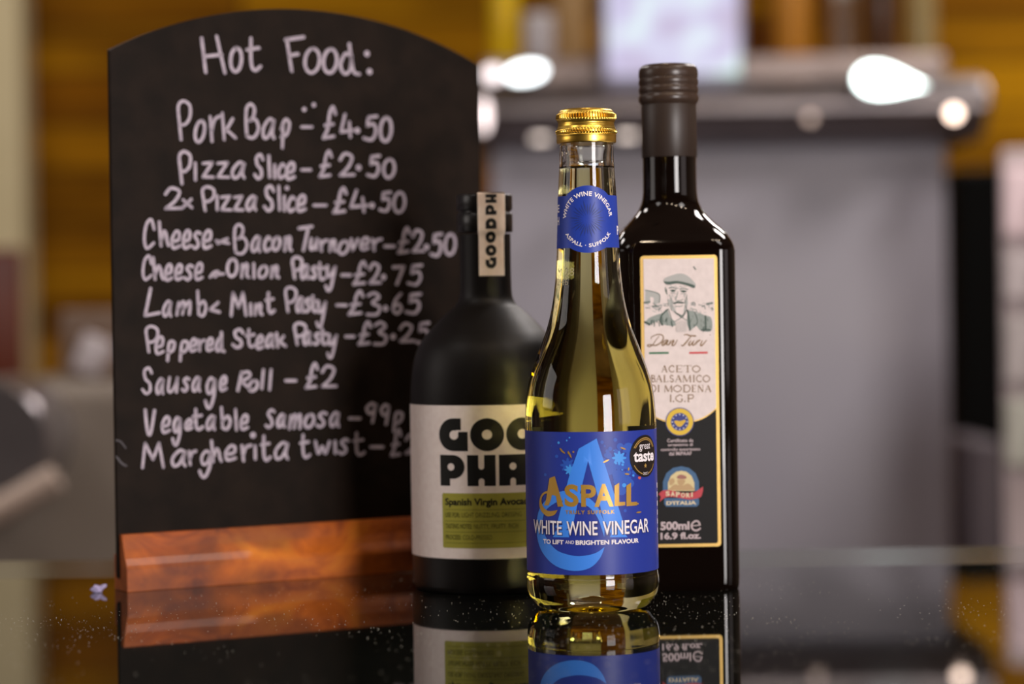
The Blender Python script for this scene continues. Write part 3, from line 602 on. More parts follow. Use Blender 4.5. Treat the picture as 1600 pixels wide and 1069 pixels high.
# script lettering
def q2(x, y): return (1000 + x / 8.22, 510 + y / 8.22)
def sc_(pts, w=11, mi=7): 
    p = [PB.inv(*q2(*t)) for t in spline(pts)]; n_ = len(p)
    ws = [w / 8.22 * DB / F * (0.55 + 0.55 * math.sin(PI * (k / (n_ - 1)))) for k in range(n_)]
    vs_, fs_ = ribbon2d(p, ws, False); mb.add([PB.fwd(u, v, 0.00052) for u, v in vs_], fs_, mi)
sc_([(245, 125), (200, 180), (165, 235), (120, 262), (95, 245), (130, 235), (200, 245), (270, 205), (300, 150), (280, 112), (220, 105), (150, 135), (140, 165)], 15)
for pts in ([(355, 175), (320, 180), (285, 220), (290, 245), (325, 225), (360, 180), (345, 215), (345, 240), (375, 225)], [(355, 175), (300, 225)],
            [(395, 178), (365, 245)], [(372, 235), (425, 180), (430, 195), (410, 240), (440, 240), (480, 170)], [(560, 112), (600, 105), (640, 120), (715, 122), (690, 130)],
            [(655, 125), (620, 170), (575, 225), (545, 250), (530, 235)], [(655, 180), (625, 225), (640, 243), (690, 185)], [(695, 180), (670, 230), (690, 240), (720, 200)],
            [(735, 180), (715, 240)], [(722, 215), (760, 180), (775, 185)], [(800, 180), (775, 240), (800, 240), (855, 175)], [(895, 105), (905, 115)]): sc_(pts, 17)
def bar(x0, x1, y0, y1, mi): 
    a, b = PB.inv(*q2(x0, y0)), PB.inv(*q2(x1, y1)); fill(mb, PB, [[(a[0], b[1]), (b[0], b[1]), (b[0], a[1]), (a[0], a[1])]], 0.0005, mi)
bar(115, 368, 331, 353, 8); bar(630, 868, 328, 350, 9)
SER = { # thick T / thin t strokes in unit box
 'A': "t50,0 8,100;T50,0 90,100;t25,62 74,62;t0,100 22,100;t74,100 100,100", 'C': "c98,22 60,0 12,30 12,72 60,100 98,82", 'E': "T18,0 18,100;t0,0 90,0;t18,50 75,50;t0,100 98,96;t90,0 92,18",
 'T': "T50,0 50,100;t2,0 98,0;t30,100 70,100;t2,0 0,18;t98,0 100,18", 'O': "c50,0 6,30 6,70 50,100 94,70 94,30 50,0", 'B': "T18,0 18,100;c18,0 80,8 78,40 18,48;c18,48 95,56 90,94 18,100;t0,0 20,0;t0,100 20,100",
 'L': "T22,0 22,100;t0,0 45,0;t0,100 96,100;t96,100 98,82", 'S': "c84,16 50,0 14,18 30,44 74,58 86,82 50,100 10,84", 'M': "t12,0 6,100;T12,0 50,96;t50,96 88,0;T88,0 92,100;t0,100 16,100;t82,100 100,100", 'I': "T50,0 50,100;t20,0 80,0;t20,100 80,100",
 'D': "T16,0 16,100;c16,0 70,2 98,50 70,98 16,100;t0,0 16,0;t0,100 16,100", 'N': "t12,0 12,100;T12,0 88,100;t88,100 88,0;t0,100 24,100;t76,0 100,0", 'G': "c92,20 60,0 10,30 10,72 60,100 88,86;T88,56 88,90;t70,56 100,56",
 'P': "T20,0 20,100;c20,0 98,4 92,48 20,54;t2,0 20,0;t2,100 42,100", '.': "D"}
def serif(items, yt, yb):
    for ch, x0, x1 in items:
        if ch == '.':
            u, v = PB.inv(*q2((x0 + x1) / 2, yb - 7)); mb.add([PB.fwd(a, b, 0.0005) for a, b in circ(u, v, 0.0004, n=10)], [list(range(10))], 7); continue
        for st in SER[ch].split(';'):
            pts = [tuple(float(z) / 100 for z in t.split(',')) for t in st[1:].split()]
            ww = {'T': 15, 't': 6, 'c': 12}[st[0]]
            stroke(mb, PB, [q2(x0 + (x1 - x0) * a, yt + (yb - yt) * b) for a, b in pts], ww / 8.22 * DB / F, 0.0005, 7, smooth=st[0] == 'c', caps=False)
serif([('A', 275, 350), ('C', 368, 440), ('E', 458, 548), ('T', 562, 660), ('O', 672, 770)], 503, 588)
serif([('B', 140, 190), ('A', 200, 285), ('L', 300, 360), ('S', 378, 435), ('A', 448, 535), ('M', 548, 655), ('I', 675, 705), ('C', 720, 790), ('O', 808, 895)], 628, 715)
serif([('D', 120, 205), ('I', 220, 255), ('M', 310, 415), ('O', 430, 530), ('D', 550, 645), ('E', 665, 720), ('N', 740, 815), ('A', 830, 915)], 757, 842)
serif([('I', 375, 410), ('.', 415, 440), ('G', 455, 550), ('.', 560, 590), ('P', 605, 680)], 880, 970)
build('front_label', mb, [gold, dark, paperB, g2m, g1, g3, paperB, pewter, green, red, mat('mid_grey_green', (138, 146, 140), 0.5)], bb, label='tall gold framed label with a drawn man in a flat cap')
# round seal, small print, emblem, volume
yel = mat('yellow_ink', (214, 178, 34), 0.45); blu = mat('blue_ink', (36, 44, 120), 0.45); greyt = mat('grey_pink_ink', (190, 172, 174), 0.5)
def q4(x, y): return PB.inv(1025 + x / 10.69, 630 + y / 10.69)
kq = DB / F / 10.69
mb = MB(); cu_, cv = q4(395, 312)
fill(mb, PB, [circ(cu_, cv, 228 * kq, n=40)], 0.0005, 1)
for k in range(48):
    a = 2 * PI * k / 48; fill(mb, PB, [circ(cu_ + 232 * kq * math.cos(a), cv + 232 * kq * math.sin(a), 8 * kq, n=6)], 0.0005, 1)
fill(mb, PB, [circ(cu_, cv, 218 * kq, n=40)], 0.00055, 0); fill(mb, PB, [circ(cu_, cv, 146 * kq, n=36)], 0.0006, 1)
for k in range(12):
    a = 2 * PI * k / 12 + PI / 2; fill(mb, PB, [circ(cu_ + 122 * kq * math.cos(a), cv + 122 * kq * math.sin(a), 13 * kq, n=5)], 0.00065, 2)
fill(mb, PB, [[q4(*p) for p in spline([(300, 300), (345, 292), (400, 300), (480, 278), (490, 305), (460, 345), (420, 385), (370, 390), (325, 350), (300, 300)], 3)[:-1]]], 0.00065, 0)
for k in range(5):
    a_ = q4(320 + 8 * k, 315 + 15 * k); b_ = q4(478 - 12 * k, 300 + 15 * k); vs_, fs_ = ribbon2d([a_, b_], 4 * kq); mb.add([PB.fwd(u, v, 0.0007) for u, v in vs_], fs_, 3)
build('origin_seal', mb, [yel, blu, mat('pale_star', (200, 200, 210), 0.5), mat('orange_ink', (190, 130, 40), 0.5)], bb, label='round yellow and blue seal')
mb = MB()
for t, x0, x1, y0, y1 in [('Certificato da', 185, 620, 590, 655), ('organismo di', 198, 612, 665, 735), ('controllo autorizzato', 80, 735, 740, 800), ('dal MiPAAF', 215, 595, 805, 875)]:
    a_, b_ = q4(x0, y1), q4(x1, y0); text(mb, PB, t, a_[0], b_[0], a_[1], b_[1], 0.0005, 0, bold=0.015)
build('small_print', mb, [greyt], bb, label='four lines of pale small print')
mb = MB()
def q5(x, y): return PB.inv(1020 + x / 7.638, 720 + y / 7.638)
def t5(mb, t, x0, x1, y0, y1, mi, off=0.0005, bold=0.04, **k):
    a_, b_ = q5(x0, y1), q5(x1, y0); text(mb, PB, t, a_[0], b_[0], a_[1], b_[1], off, mi, bold=bold, **k)
t5(mb, '500ml', 90, 435, 722, 830, 0); t5(mb, '16.9 fl.oz.', 92, 572, 848, 942, 0)
k5 = DB / F / 7.638; p5 = [q5(*p) for p in spline([(560, 760), (540, 725), (500, 722), (462, 765), (475, 815), (520, 832), (565, 808)])]
vs_, fs_ = ribbon2d(p5, 20 * k5); mb.add([PB.fwd(u, v, 0.0005) for u, v in vs_], fs_, 0)
vs_, fs_ = ribbon2d([q5(468, 776), q5(565, 768)], 12 * k5); mb.add([PB.fwd(u, v, 0.0005) for u, v in vs_], fs_, 0)
build('volume_print', mb, [greyt], bb, label='bold pale volume figures')
mb = MB()
def f5(pts, mi, off, sm=3): fill(mb, PB, [[q5(*p) for p in (spline(pts + [pts[0]], sm)[:-1] if sm else pts)]], off, mi)
f5([(120, 360), (120, 250), (160, 150), (240, 85), (340, 65), (430, 85), (510, 150), (550, 250), (550, 360)], 0, 0.0005, 0)
f5([(180, 340), (180, 260), (215, 180), (280, 130), (340, 120), (400, 130), (460, 180), (495, 260), (495, 360), (180, 360)], 1, 0.00055, 0)
f5([(285, 190), (330, 165), (395, 185), (390, 215), (300, 215)], 2, 0.0006); f5([(290, 225), (380, 225), (375, 270), (340, 300), (300, 280)], 3, 0.0006)
f5([(200, 330), (260, 280), (340, 300), (420, 270), (480, 320), (480, 350), (200, 350)], 3, 0.0006); f5([(195, 230), (235, 205), (260, 240), (240, 280), (200, 290)], 3, 0.0006)
f5([(135, 450), (160, 445), (530, 445), (550, 455), (550, 520), (520, 548), (160, 548), (135, 520)], 0, 0.0005, 0)
f5([(65, 400), (110, 360), (180, 350), (270, 365), (360, 385), (470, 380), (540, 350), (598, 310), (580, 420), (520, 450), (430, 462), (330, 445), (220, 430), (140, 440), (80, 490), (95, 430)], 4, 0.00065, 2)
for i, ch in enumerate('SAPORI'):
    dy = [0, 4, 10, 18, 20, 12][i]; t5(mb, ch, 152 + i * 61, 152 + i * 61 + (48 if ch != 'I' else 16), 362 + dy, 420 + dy, 5, 0.0007)
t5(mb, "D'ITALIA", 160, 518, 475, 528, 5, 0.0006)
build('emblem', mb, [mat('teal_blue_ink', (46, 88, 128), 0.45), mat('sand_ink', (206, 188, 138), 0.5), mat('brown_red_ink', (150, 96, 84), 0.5), mat('tan_ink', (180, 148, 104), 0.5), mat('ribbon_red', (180, 46, 58), 0.45), mat('pale_gold_ink', (210, 194, 160), 0.45)], bb, label='arched blue emblem crossed by a red ribbon')

# ================================================================== clear bottle of white wine vinegar
DA = 1.170; cA = on_table(927.0, 949.3); AX, AY = cA.x, cA.y
print('aspall', cA)
s = DA / F; ka = 1 / math.sqrt(1 + (0.0315 / 1.17) ** 2)
rowsA = [(74, 949.5), (84, 946.5), (92, 938), (99, 929), (102.3, 920), (104, 908), (103, 895), (102.2, 885), (102.4, 780), (102.3, 671), (101.6, 640), (99.6, 618), (96.6, 600), (92, 583), (84.6, 561), (75, 536), (65.5, 510), (58, 480), (53.2, 450), (50.4, 420), (48.3, 386), (46.8, 345), (45.4, 304), (43, 262), (42, 240), (41.2, 215), (39, 213)]
pa_ = [(r * s * ka, H - (y - 480) * s) for r, y in rowsA]; zb = pa_[0][1]; pa_ = [(r, max(z - zb, 0)) for r, z in pa_]
def az(y): return H - (y - 480) * s - zb
vb = thing('vinegar_bottle', 'clear bottle of golden white wine vinegar with blue label and gold cap, frontmost', 'bottle', (AX, AY, 0))
aglass = mat('clear_glass', (250, 252, 246), 0.0, trans=1.0, ior=1.37, spec=0.5)
mb = MB(); bd = dense(pa_, 4); bd = [(r, max(z, 0)) for r, z in bd]; ra = pa_[0][0]
mb.lathe((AX, AY, 0), [(0, 0.0085), (ra * .35, 0.0078), (ra * .62, 0.0052), (ra * .8, 0.0022), (ra * .9, 0.0002), (ra * .96, 0)] + bd + [(0, bd[-1][1])], 128)
zl = az(264); rA = rfun(pa_)
cav = [(0, zl - .0001), (rA(zl) * .5, zl - .0001), (rA(zl) - .0040, zl + 0.0001), (rA(zl) - .0027, zl + .0009)]
k_ = 1
while zl + .0009 + k_ * .002 < az(217): z_ = zl + .0009 + k_ * .002; cav.append((rA(z_) - .0026 - 0.0004 * math.sin(k_), z_)); k_ += 1
cav.append((0, az(216)))
mb.lathe((AX, AY, 0), cav, 96, flip=True)
build('glass_body', mb, aglass, vb)
liq = bpy.data.materials.new('golden_vinegar'); liq.use_nodes = True; nt = liq.node_tree; nt.nodes.remove(nt.nodes['Principled BSDF'])
tr_ = nt.nodes.new('ShaderNodeBsdfTransparent'); va = nt.nodes.new('ShaderNodeVolumeAbsorption'); out_ = [q for q in nt.nodes if q.type == 'OUTPUT_MATERIAL'][0]
va.inputs['Color'].default_value = (0.99, 0.91, 0.12, 1); va.inputs['Density'].default_value = 34
nt.links.new(tr_.outputs[0], out_.inputs['Surface']); nt.links.new(va.outputs[0], out_.inputs['Volume'])
mb = MB(); lp = [(0, 0.0125), (ra * .5, 0.0112), (ra * .85, 0.0075), (rA(0.008) - .004, 0.0078)]
z_ = 0.011
while z_ < zl - .0005: lp.append((rA(z_) - .0016, z_)); z_ += .003
lp += [(rA(zl) - .0027, zl - .0003), (0, zl - .0003)]
mb.lathe((AX, AY, 0), lp, 96); build('vinegar', mb, liq, vb, label='golden yellow vinegar inside')
# screw cap with knurled bands
gcap = mat('gold_cap', (240, 198, 88), 0.3, metal=1.0)
bands = [(az(188.5), az(178)), (az(211), az(203.5))]
def kn(r, z, k):
    for i, (a, b) in enumerate(bands):
        if a < z < b:
            e = min(1, min(z - a, b - z) / .0006); return r + (0.00075 if k % 4 in (0, 1) else -0.00010) * e if i == 0 else r + (0.0006 if (k + int((z - a) / .0008)) % 4 in (0, 1) else -0.00010) * e
    return r
cpz = [(41.5, 224.5), (44.5, 224.8), (46.2, 223.5), (46.6, 220), (46.4, 215), (46.9, 213), (46.6, 211.5), (46.0, 211), (46.0, 209), (46.0, 207), (46.0, 205), (46.0, 203.5), (45.7, 202), (44.8, 200), (44.0, 198), (44.2, 196.5), (43.6, 195), (43.4, 193), (44.3, 191.5), (45, 190), (45.2, 189), (44.9, 187.5), (44.7, 185), (44.6, 182), (44.3, 179.5), (43.6, 178), (42.6, 176), (41.4, 174), (39.6, 172.4), (36, 171.4), (0, 171.0)]
mb = MB(); cq = [(r * s, az(y)) for r, y in cpz]; cq2 = []
for (r0, z0), (r1, z1) in zip(cq, cq[1:]):
    n_ = max(1, int(abs(z1 - z0) / .0003)) if r1 > 0 else 1
    cq2 += [(r0 + (r1 - r0) * k / n_, z0 + (z1 - z0) * k / n_) for k in range(n_)]
mb.lathe((AX, AY, 0), cq2 + [cq[-1]], 256, mod=kn); build('screw_cap', mb, gcap, vb, label='gold screw cap with two knurled bands')
# labels
SA = Surf(AX, AY, rA, 102.3 * s * ka)
navy = mat('royal_blue_paper', (38, 55, 146), 0.42, spec=0.4); lbl = mat('light_blue_ink', (64, 134, 232), 0.42, spec=0.4); bronze = mat('bronze_ink', (176, 136, 58), 0.4, metal=0.3)
wht = mat('white_ink', (236, 228, 232), 0.45, spec=0.3); mid = mat('mid_blue_ink', (44, 84, 178), 0.45, spec=0.4); sky = mat('sky_ink', (66, 146, 228), 0.45, spec=0.4); shad = mat('deep_blue_ink', (22, 30, 96), 0.45)
va1, va0 = SA.inv(925, 675)[1], SA.inv(925, 899)[1]
def q3(x, y): return (810 + x / 3.565, 660 + y / 3.565)
def q6(x, y): return (840 + x / 6.68, 670 + y / 6.68)
mb = MB(); sheet(mb, SA, -2.85 * SA.R, 2.85 * SA.R, va0, va1, 0.00015, 0, nu=160)
random.seed(5)
for i in range(130):   # paint splashes
    x = min(random.gauss(840, 95), 1060); y = random.gauss(420, 160)
    if not (60 < y < 900) or x < 650: continue
    r = abs(random.gauss(0, 24)) + 5
    fillpx(mb, SA, [circ(*q6(x, y), r / 6.68, r / 6.68, n=12)], 0.00019 + 0.0000006 * i, random.choice([4, 4, 4, 4, 5]) if r < 14 else 4)
for x, y, r, m_ in [(222, 146, 13, 5), (306, 123, 9, 5), (335, 93, 8, 5), (202, 288, 18, 4), (375, 242, 10, 2), (755, 210, 22, 4), (85, 480, 16, 4), (1060, 512, 16, 6), (995, 487, 12, 5), (880, 430, 8, 5), (815, 360, 12, 5), (147, 178, 5, 4), (745, 440, 45, 4), (900, 590, 22, 5)]:
    fillpx(mb, SA, [circ(*q6(x, y), r / 6.68, r / 6.68, n=14)], 0.00028, m_)
def flower(x, y, r, m_, off, n_=8):
    pts = [(x + r * (0.78 + 0.22 * math.cos(n_ * a)) * math.cos(a), y + r * (0.78 + 0.22 * math.cos(n_ * a)) * math.sin(a)) for a in [2 * PI * k / 64 for k in range(64)]]
    fillpx(mb, SA, [[q6(*p) for p in pts]], off, m_)
flower(315, 380, 80, 4, 0.00029); flower(340, 430, 60, 5, 0.0003); flower(848, 305, 76, 5, 0.0003)
# the big A with its swash
fillpx(mb, SA, [[q6(*t) for t in [(615, 102), (430, 208), (330, 500), (215, 960), (190, 1030), (285, 1065), (370, 1010), (440, 690), (527, 335), (590, 560), (690, 960), (740, 1065), (940, 1060), (885, 960), (800, 690)]]], 0.00032, 1)
fillpx(mb, SA, [[q3(*t) for t in [(195, 640), (200, 622), (215, 600), (290, 600), (280, 622), (285, 640)]]], 0.00033, 1)
fillpx(mb, SA, [[q3(*t) for t in [(508, 640), (515, 622), (500, 590), (580, 590), (592, 622), (606, 640)]]], 0.00033, 1)
sw = spline([(480, 560), (430, 455), (350, 398), (270, 380), (190, 405), (130, 465), (107, 540), (108, 640), (140, 730), (210, 800), (310, 828), (400, 810), (455, 755), (480, 693)], 4) + \
     spline([(478, 695), (430, 728), (360, 744), (300, 742), (220, 715), (165, 655), (138, 585), (140, 530), (165, 480), (230, 440), (310, 440), (390, 470), (440, 530), (465, 600), (478, 640)], 4)
fillpx(mb, SA, [[q3(*t) for t in sw]], 0.00034, 1)
# gold name
gl = lambda pts, off=0.00042: fillpx(mb, SA, [[q6(*t) for t in pts]], off, 2)
gl([(130, 515), (185, 495), (275, 812), (215, 815), (195, 700), (155, 690), (145, 740), (120, 800), (75, 800), (95, 740)])
gl(spline([(185, 672), (150, 655), (95, 652), (45, 690), (25, 770), (40, 850), (90, 905), (130, 915), (185, 895), (213, 850)], 4) + spline([(208, 848), (160, 858), (110, 855), (65, 815), (48, 750), (62, 700), (100, 675), (180, 688)], 4), 0.00043)
for ch, x0, x1, y0, y1, bo in [('S', 285, 430, 580, 815, .035), ('P', 455, 610, 585, 815, .03), ('A', 590, 790, 575, 815, .035)]:
    textpx(mb, SA, ch, 840 + x0 / 6.68, 840 + x1 / 6.68, 670 + y0 / 6.68, 670 + y1 / 6.68, 0.00042, 2, bold=bo)
for x in (800, 922): gl([(x, 595), (x + 48, 562), (x + 48, 765), (x + 110, 762), (x + 110, 800), (x, 808)])
fillpx(mb, SA, [circ(*q6(1040, 782), 1.3, n=10)], 0.00042, 2)
textpx(mb, SA, 'TRULY SUFFOLK', 884, 960, 797.5, 803.5, 0.00044, 2, bold=.03, space=1.25)
vw1, vw0 = SA.inv(925, 814.6)[1], SA.inv(925, 836.6)[1]
uu = lambda x: SA.inv(x, 825)[0]
for wd, x0, x1 in (('WHITE', 835.5, 878.5), ('WINE', 886, 933.5), ('VINEGAR', 941.5, 1012)):
    text(mb, SA, wd, uu(x0) + .0002, uu(x1) + .0003, vw0 - .0003, vw1 - .0003, 0.00046, 3 + 4, bold=.045); text(mb, SA, wd, uu(x0), uu(x1), vw0, vw1, 0.00052, 3, bold=.012)
vw1, vw0 = SA.inv(925, 844.2)[1], SA.inv(925, 851.4)[1]
for wd, x0, x1, bo in (('TO LIFT', 849.8, 881, .035), ('AND', 883.5, 897, 0), ('BRIGHTEN FLAVOUR', 899.5, 996.5, .035)):
    text(mb, SA, wd, uu(x0), uu(x1), vw0 + (0.0004 if bo == 0 else 0), vw1 - (0 if bo else 0.0002), 0.00052, 3, bold=bo)
for x, y, a, L in [(268, 240, 40, 34), (250, 220, 55, 26), (340, 270, 65, 46), (887, 205, 20, 34), (712, 338, -25, 40), (930, 473, 5, 28), (945, 420, -80, 20), (1050, 872, -8, 30), (325, 250, 80, 20)]:
    c_, s_ = math.cos(math.radians(a)), math.sin(math.radians(a))
    gl([(x + c_ * u_ * L - s_ * w_ * 9, y + s_ * u_ * L + c_ * w_ * 9) for u_, w_ in [(-1, 0), (-.4, .9), (.4, .9), (1, 0), (.4, -.9), (-.4, -.9)]], 0.00044)
for k in range(6):   # small print on the label's side
    sheet(mb, SA, 1.34 * SA.R, 1.40 * SA.R, az(762 + k * 14), az(754 + k * 14), 0.0003, 3, nu=2, nv=1)
build('front_label', mb, [navy, lbl, bronze, wht, mid, sky, mat('coral_ink', (200, 90, 80), 0.5), shad], vb, label='royal blue label with a big light blue letter A')
# award sticker
mb = MB(); cu_, cv = SA.inv(1006.5, 712.5); rm = (SA.inv(1005, 680)[1] - SA.inv(1005, 746)[1]) / 2
fill(mb, SA, [circ(cu_, cv, rm, n=44)], 0.0006, 0)
def ring(a0, a1, r0, r1, mi):
    o = [(cu_ + rm * r0 * math.sin(math.radians(a0 + (a1 - a0) * k / 24)), cv + rm * r0 * math.cos(math.radians(a0 + (a1 - a0) * k / 24))) for k in range(25)]
    i_ = [(cu_ + rm * r1 * math.sin(math.radians(a0 + (a1 - a0) * k / 24)), cv + rm * r1 * math.cos(math.radians(a0 + (a1 - a0) * k / 24))) for k in range(25)][::-1]
    fill(mb, SA, [o + i_], 0.0007, mi)
ring(-62, 62, 0.88, 0.84, 1); ring(-60, 60, 0.80, 0.765, 1); ring(118, 165, 0.88, 0.84, 1); ring(195, 242, 0.88, 0.84, 1)
text(mb, SA, 'great', cu_ - rm * .42, cu_ + rm * .42, cv + rm * .22, cv + rm * .60, 0.0007, 2)
text(mb, SA, 'taste', cu_ - rm * .80, cu_ + rm * .80, cv - rm * .26, cv + rm * .22, 0.0007, 2, bold=.03)
fill(mb, SA, [[(cu_ + rm * .13 * (1 if k % 2 == 0 else .42) * math.sin(PI * k / 5), cv - rm * .46 + rm * .13 * (1 if k % 2 == 0 else .42) * math.cos(PI * k / 5)) for k in range(10)]], 0.0007, 1)
arctext(mb, SA, '2021', cu_, cv, rm * .90, rm * .13, 193, 167, 0.0007, 2, inside=True)
build('award_sticker', mb, [mat('near_black_sticker', (30, 24, 22), 0.35), mat('gold_ink', (176, 140, 72), 0.4), wht], vb, label='round black award sticker')
# neck label
SN = Surf(AX, AY, rA, 46.3 * s)
vn0, vn1 = SN.inv(917, 387)[1], SN.inv(917, 305)[1]; cu_, cv = SN.inv(918.3, 342.5); rn = (SN.inv(918, 289.8)[1] - SN.inv(918, 395)[1]) / 2
mb = MB()
def topf(u): d = rn * rn - (u - cu_) ** 2; return max(vn1, cv + math.sqrt(d)) if d > 0 else vn1
def botf(u): d = rn * rn - (u - cu_) ** 2; return min(vn0, cv - math.sqrt(d)) if d > 0 else vn0
sheet(mb, SN, -3.05 * SN.R, 3.05 * SN.R, 0, 0, 0.00015, 0, nu=240, nv=12, top=topf, bot=botf)
kk = rn / 469.
arctext(mb, SN, 'WHITE WINE VINEGAR', cu_, cv, 325 * kk, 66 * kk, -87, 84, 0.0003, 1, bold=.03)
arctext(mb, SN, 'ASPALL · SUFFOLK', cu_, cv, 392 * kk, 54 * kk, 239, 120, 0.0003, 1, bold=.03, inside=True)
for k in range(30):
    a = 2 * PI * k / 30; r0, r1 = (60 + 30 * (k % 2)) * kk, (210 + 30 * (k % 3)) * kk
    fill(mb, SN, [[(cu_ + r0 * math.sin(a), cv + r0 * math.cos(a)), (cu_ + (r0 + r1) / 2 * math.sin(a + .05), cv + (r0 + r1) / 2 * math.cos(a + .05)), (cu_ + r1 * math.sin(a), cv + r1 * math.cos(a)), (cu_ + (r0 + r1) / 2 * math.sin(a - .05), cv + (r0 + r1) / 2 * math.cos(a - .05))]], 0.0003, 2)
text(mb, SN, 'P', 1.18 * SN.R, 1.36 * SN.R, az(368), az(354), 0.0003, 1, bold=.03)
text(mb, SN, 'H', -1.42 * SN.R, -1.2 * SN.R, az(352), az(339), 0.0003, 1, bold=.03); text(mb, SN, 'E', -1.42 * SN.R, -1.2 * SN.R, az(332), az(320), 0.0003, 1, bold=.03)
build('neck_label', mb, [mat('blue_neck_paper', (36, 62, 160), 0.42, spec=0.4), wht, mat('dark_teal_ink', (34, 52, 120), 0.5)], vb, label='blue neck band with a round medallion')
mb = MB(); cdm = mat('printed_code', (170, 160, 130), 0.6)
for t, x0, x1, y0, y1 in [('M 28', 872, 897, 419, 431), ('2:46', 871, 888, 435, 446)]: textpx(mb, SN, t, x0, x1, y0, y1, 0.00005, 0, bold=-0.01)
build('date_code', mb, [cdm], vb, label='faint printed date code')

# ================================================================== background: steel serving unit
steel = mottled('brushed_steel', (118, 110, 110), (130, 122, 122), 6, 0.34, metal=0.85)
greyp = mottled('grey_laminate', (146, 144, 156), (154, 151, 160), 3, 0.45)
D1 = 3.9
xa, xb = at(770, 500, D1).x, at(1482, 500, D1).x; zt = at(1100, 226, D1).z; z2 = at(1100, 80, D1).z; zm = at(1100, 128, D1).z
su = thing('serving_unit', 'tall grey panelled serving unit with a steel hood behind the bottles', 'serving unit', ((xa + xb) / 2, D1 + .3, -0.95))
mb = MB(); mb.box((xa, D1, -0.95), (xb, D1 + .6, zt)); build('front_panel', mb, greyp, su, bevel=0.01)
xc, xd = at(738, 160, D1).x, at(1532, 160, D1).x
mb = MB(); hp = [(D1 + .62, zt), (D1 - .03, zt)] + [(D1 - .06 - .035 * math.sin(PI * k / 8), zt + .02 + (zm - zt - .03) * k / 8) for k in range(9)] + [(D1 - .03, zm), (D1 + .62, zm)]
mb.prism(hp, lambda a, b, t: Vector((t, a, b)), xc, xd); build('hood', mb, steel, su, bevel=0.012, fixn=True, label='brushed steel hood')
mb = MB(); mb.box((xc + .02, D1 + .07, zm + .0005), (xd - .04, D1 + .58, z2)); TT = build('steel_tray', mb, mottled('pale_steel', (134, 120, 116), (146, 132, 126), 5, 0.4, metal=0.6), bevel=0.008); tag(TT, 'wide pale steel tray lying on top of the serving unit', 'tray')
def hood_glint(name, px, py, rx, ry, strength, col, label, tilt=0, D=D1 - .16, tear=0.0):  # reflections on the steel hood, built as glowing shapes
    grp = 'bright reflections on the steel hood, built glowing' if name == 'large_glint' else 'small reflections on the steel hood, built glowing'
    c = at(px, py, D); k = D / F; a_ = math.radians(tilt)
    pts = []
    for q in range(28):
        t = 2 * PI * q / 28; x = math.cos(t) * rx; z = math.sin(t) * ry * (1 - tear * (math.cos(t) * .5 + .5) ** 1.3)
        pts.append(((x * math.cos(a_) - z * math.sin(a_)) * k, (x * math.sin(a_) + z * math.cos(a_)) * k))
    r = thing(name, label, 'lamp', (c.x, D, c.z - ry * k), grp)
    mb = MB(); mb.prism([(a * 1.08, b * 1.08) for a, b in pts], lambda a, b, t: Vector((c.x + a, t, c.z + b)), D + .004, D + .06); build('glint_backing', mb, steel, r, fixn=True)
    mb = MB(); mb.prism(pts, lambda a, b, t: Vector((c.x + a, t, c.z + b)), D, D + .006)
    build('glint_face', mb, mat('glint_' + label[:12], (240, 240, 235), 0.3, emis=col, es=strength), r, fixn=True); return r
hood_glint('large_glint', 1393, 127, 54, 30, 9.0, (235, 255, 252), 'large bright teardrop shaped lamp on the right of the steel hood', tilt=-8, tear=.95)
hood_glint('large_glint', 822, 113, 30, 13, 5.5, (240, 250, 255), 'oval bright lamp on the left of the steel hood', tilt=8)
hood_glint('small_glint', 1491, 177, 9, 9, 9.0, (230, 200, 180), 'small pale round light at the right end of the steel hood')
hood_glint('small_glint', 770, 116, 14, 12, 2.6, (228, 214, 218), 'dim round light left of the oval lamp on the hood')
hood_glint('small_glint', 756, 180, 8, 26, 3.2, (225, 205, 205), 'tall pinkish light at the left end of the hood beside the chalkboard')
hood_glint('small_glint', 1266, 184, 7, 7, 1.6, (150, 105, 80), 'faint brownish round light in the middle right of the hood')
hood_glint('small_glint', 845, 216, 14, 4, 2.2, (210, 190, 180), 'thin pale light strip low on the hood left of the gold cap')
hood_glint('small_glint', 980, 212, 16, 4, 2.0, (210, 190, 180), 'thin pale light strip low on the hood right of the gold cap')
# screen standing on the unit
ds = D1 + .01; a, b = at(948, 60, ds).x, at(1155, 60, ds).x; zs0, zs1 = zm, at(1050, -60, ds).z
scn = thing('display_screen', 'bright bluish white display screen standing on the steel unit', 'screen', ((a + b) / 2, ds, zm))
mb = MB(); mb.box((a - .008, ds, zm), (b + .008, ds + .03, zs1)); build('screen_case', mb, mat('grey_case', (120, 118, 124), 0.4), scn, bevel=0.004)
sm_ = mat('lit_screen', (90, 90, 100), 0.3, emis=(255, 255, 255), es=1.0); n, l, p = nodes(sm_)
nz = noise(sm_, coords(sm_), 16, 1); r1 = ramp(sm_, nz.outputs['Fac'], [(0.3, (190, 175, 200)), (0.45, (205, 198, 235)), (0.56, (225, 232, 250)), (0.7, (225, 255, 250))]); l.new(r1.outputs[0], p.inputs['Emission Color']); p.inputs['Emission Strength'].default_value = 0.86
mb = MB(); mb.box((a, ds - .004, zm + .012), (b, ds, zs1 - .006)); build('screen_panel', mb, sm_, scn)
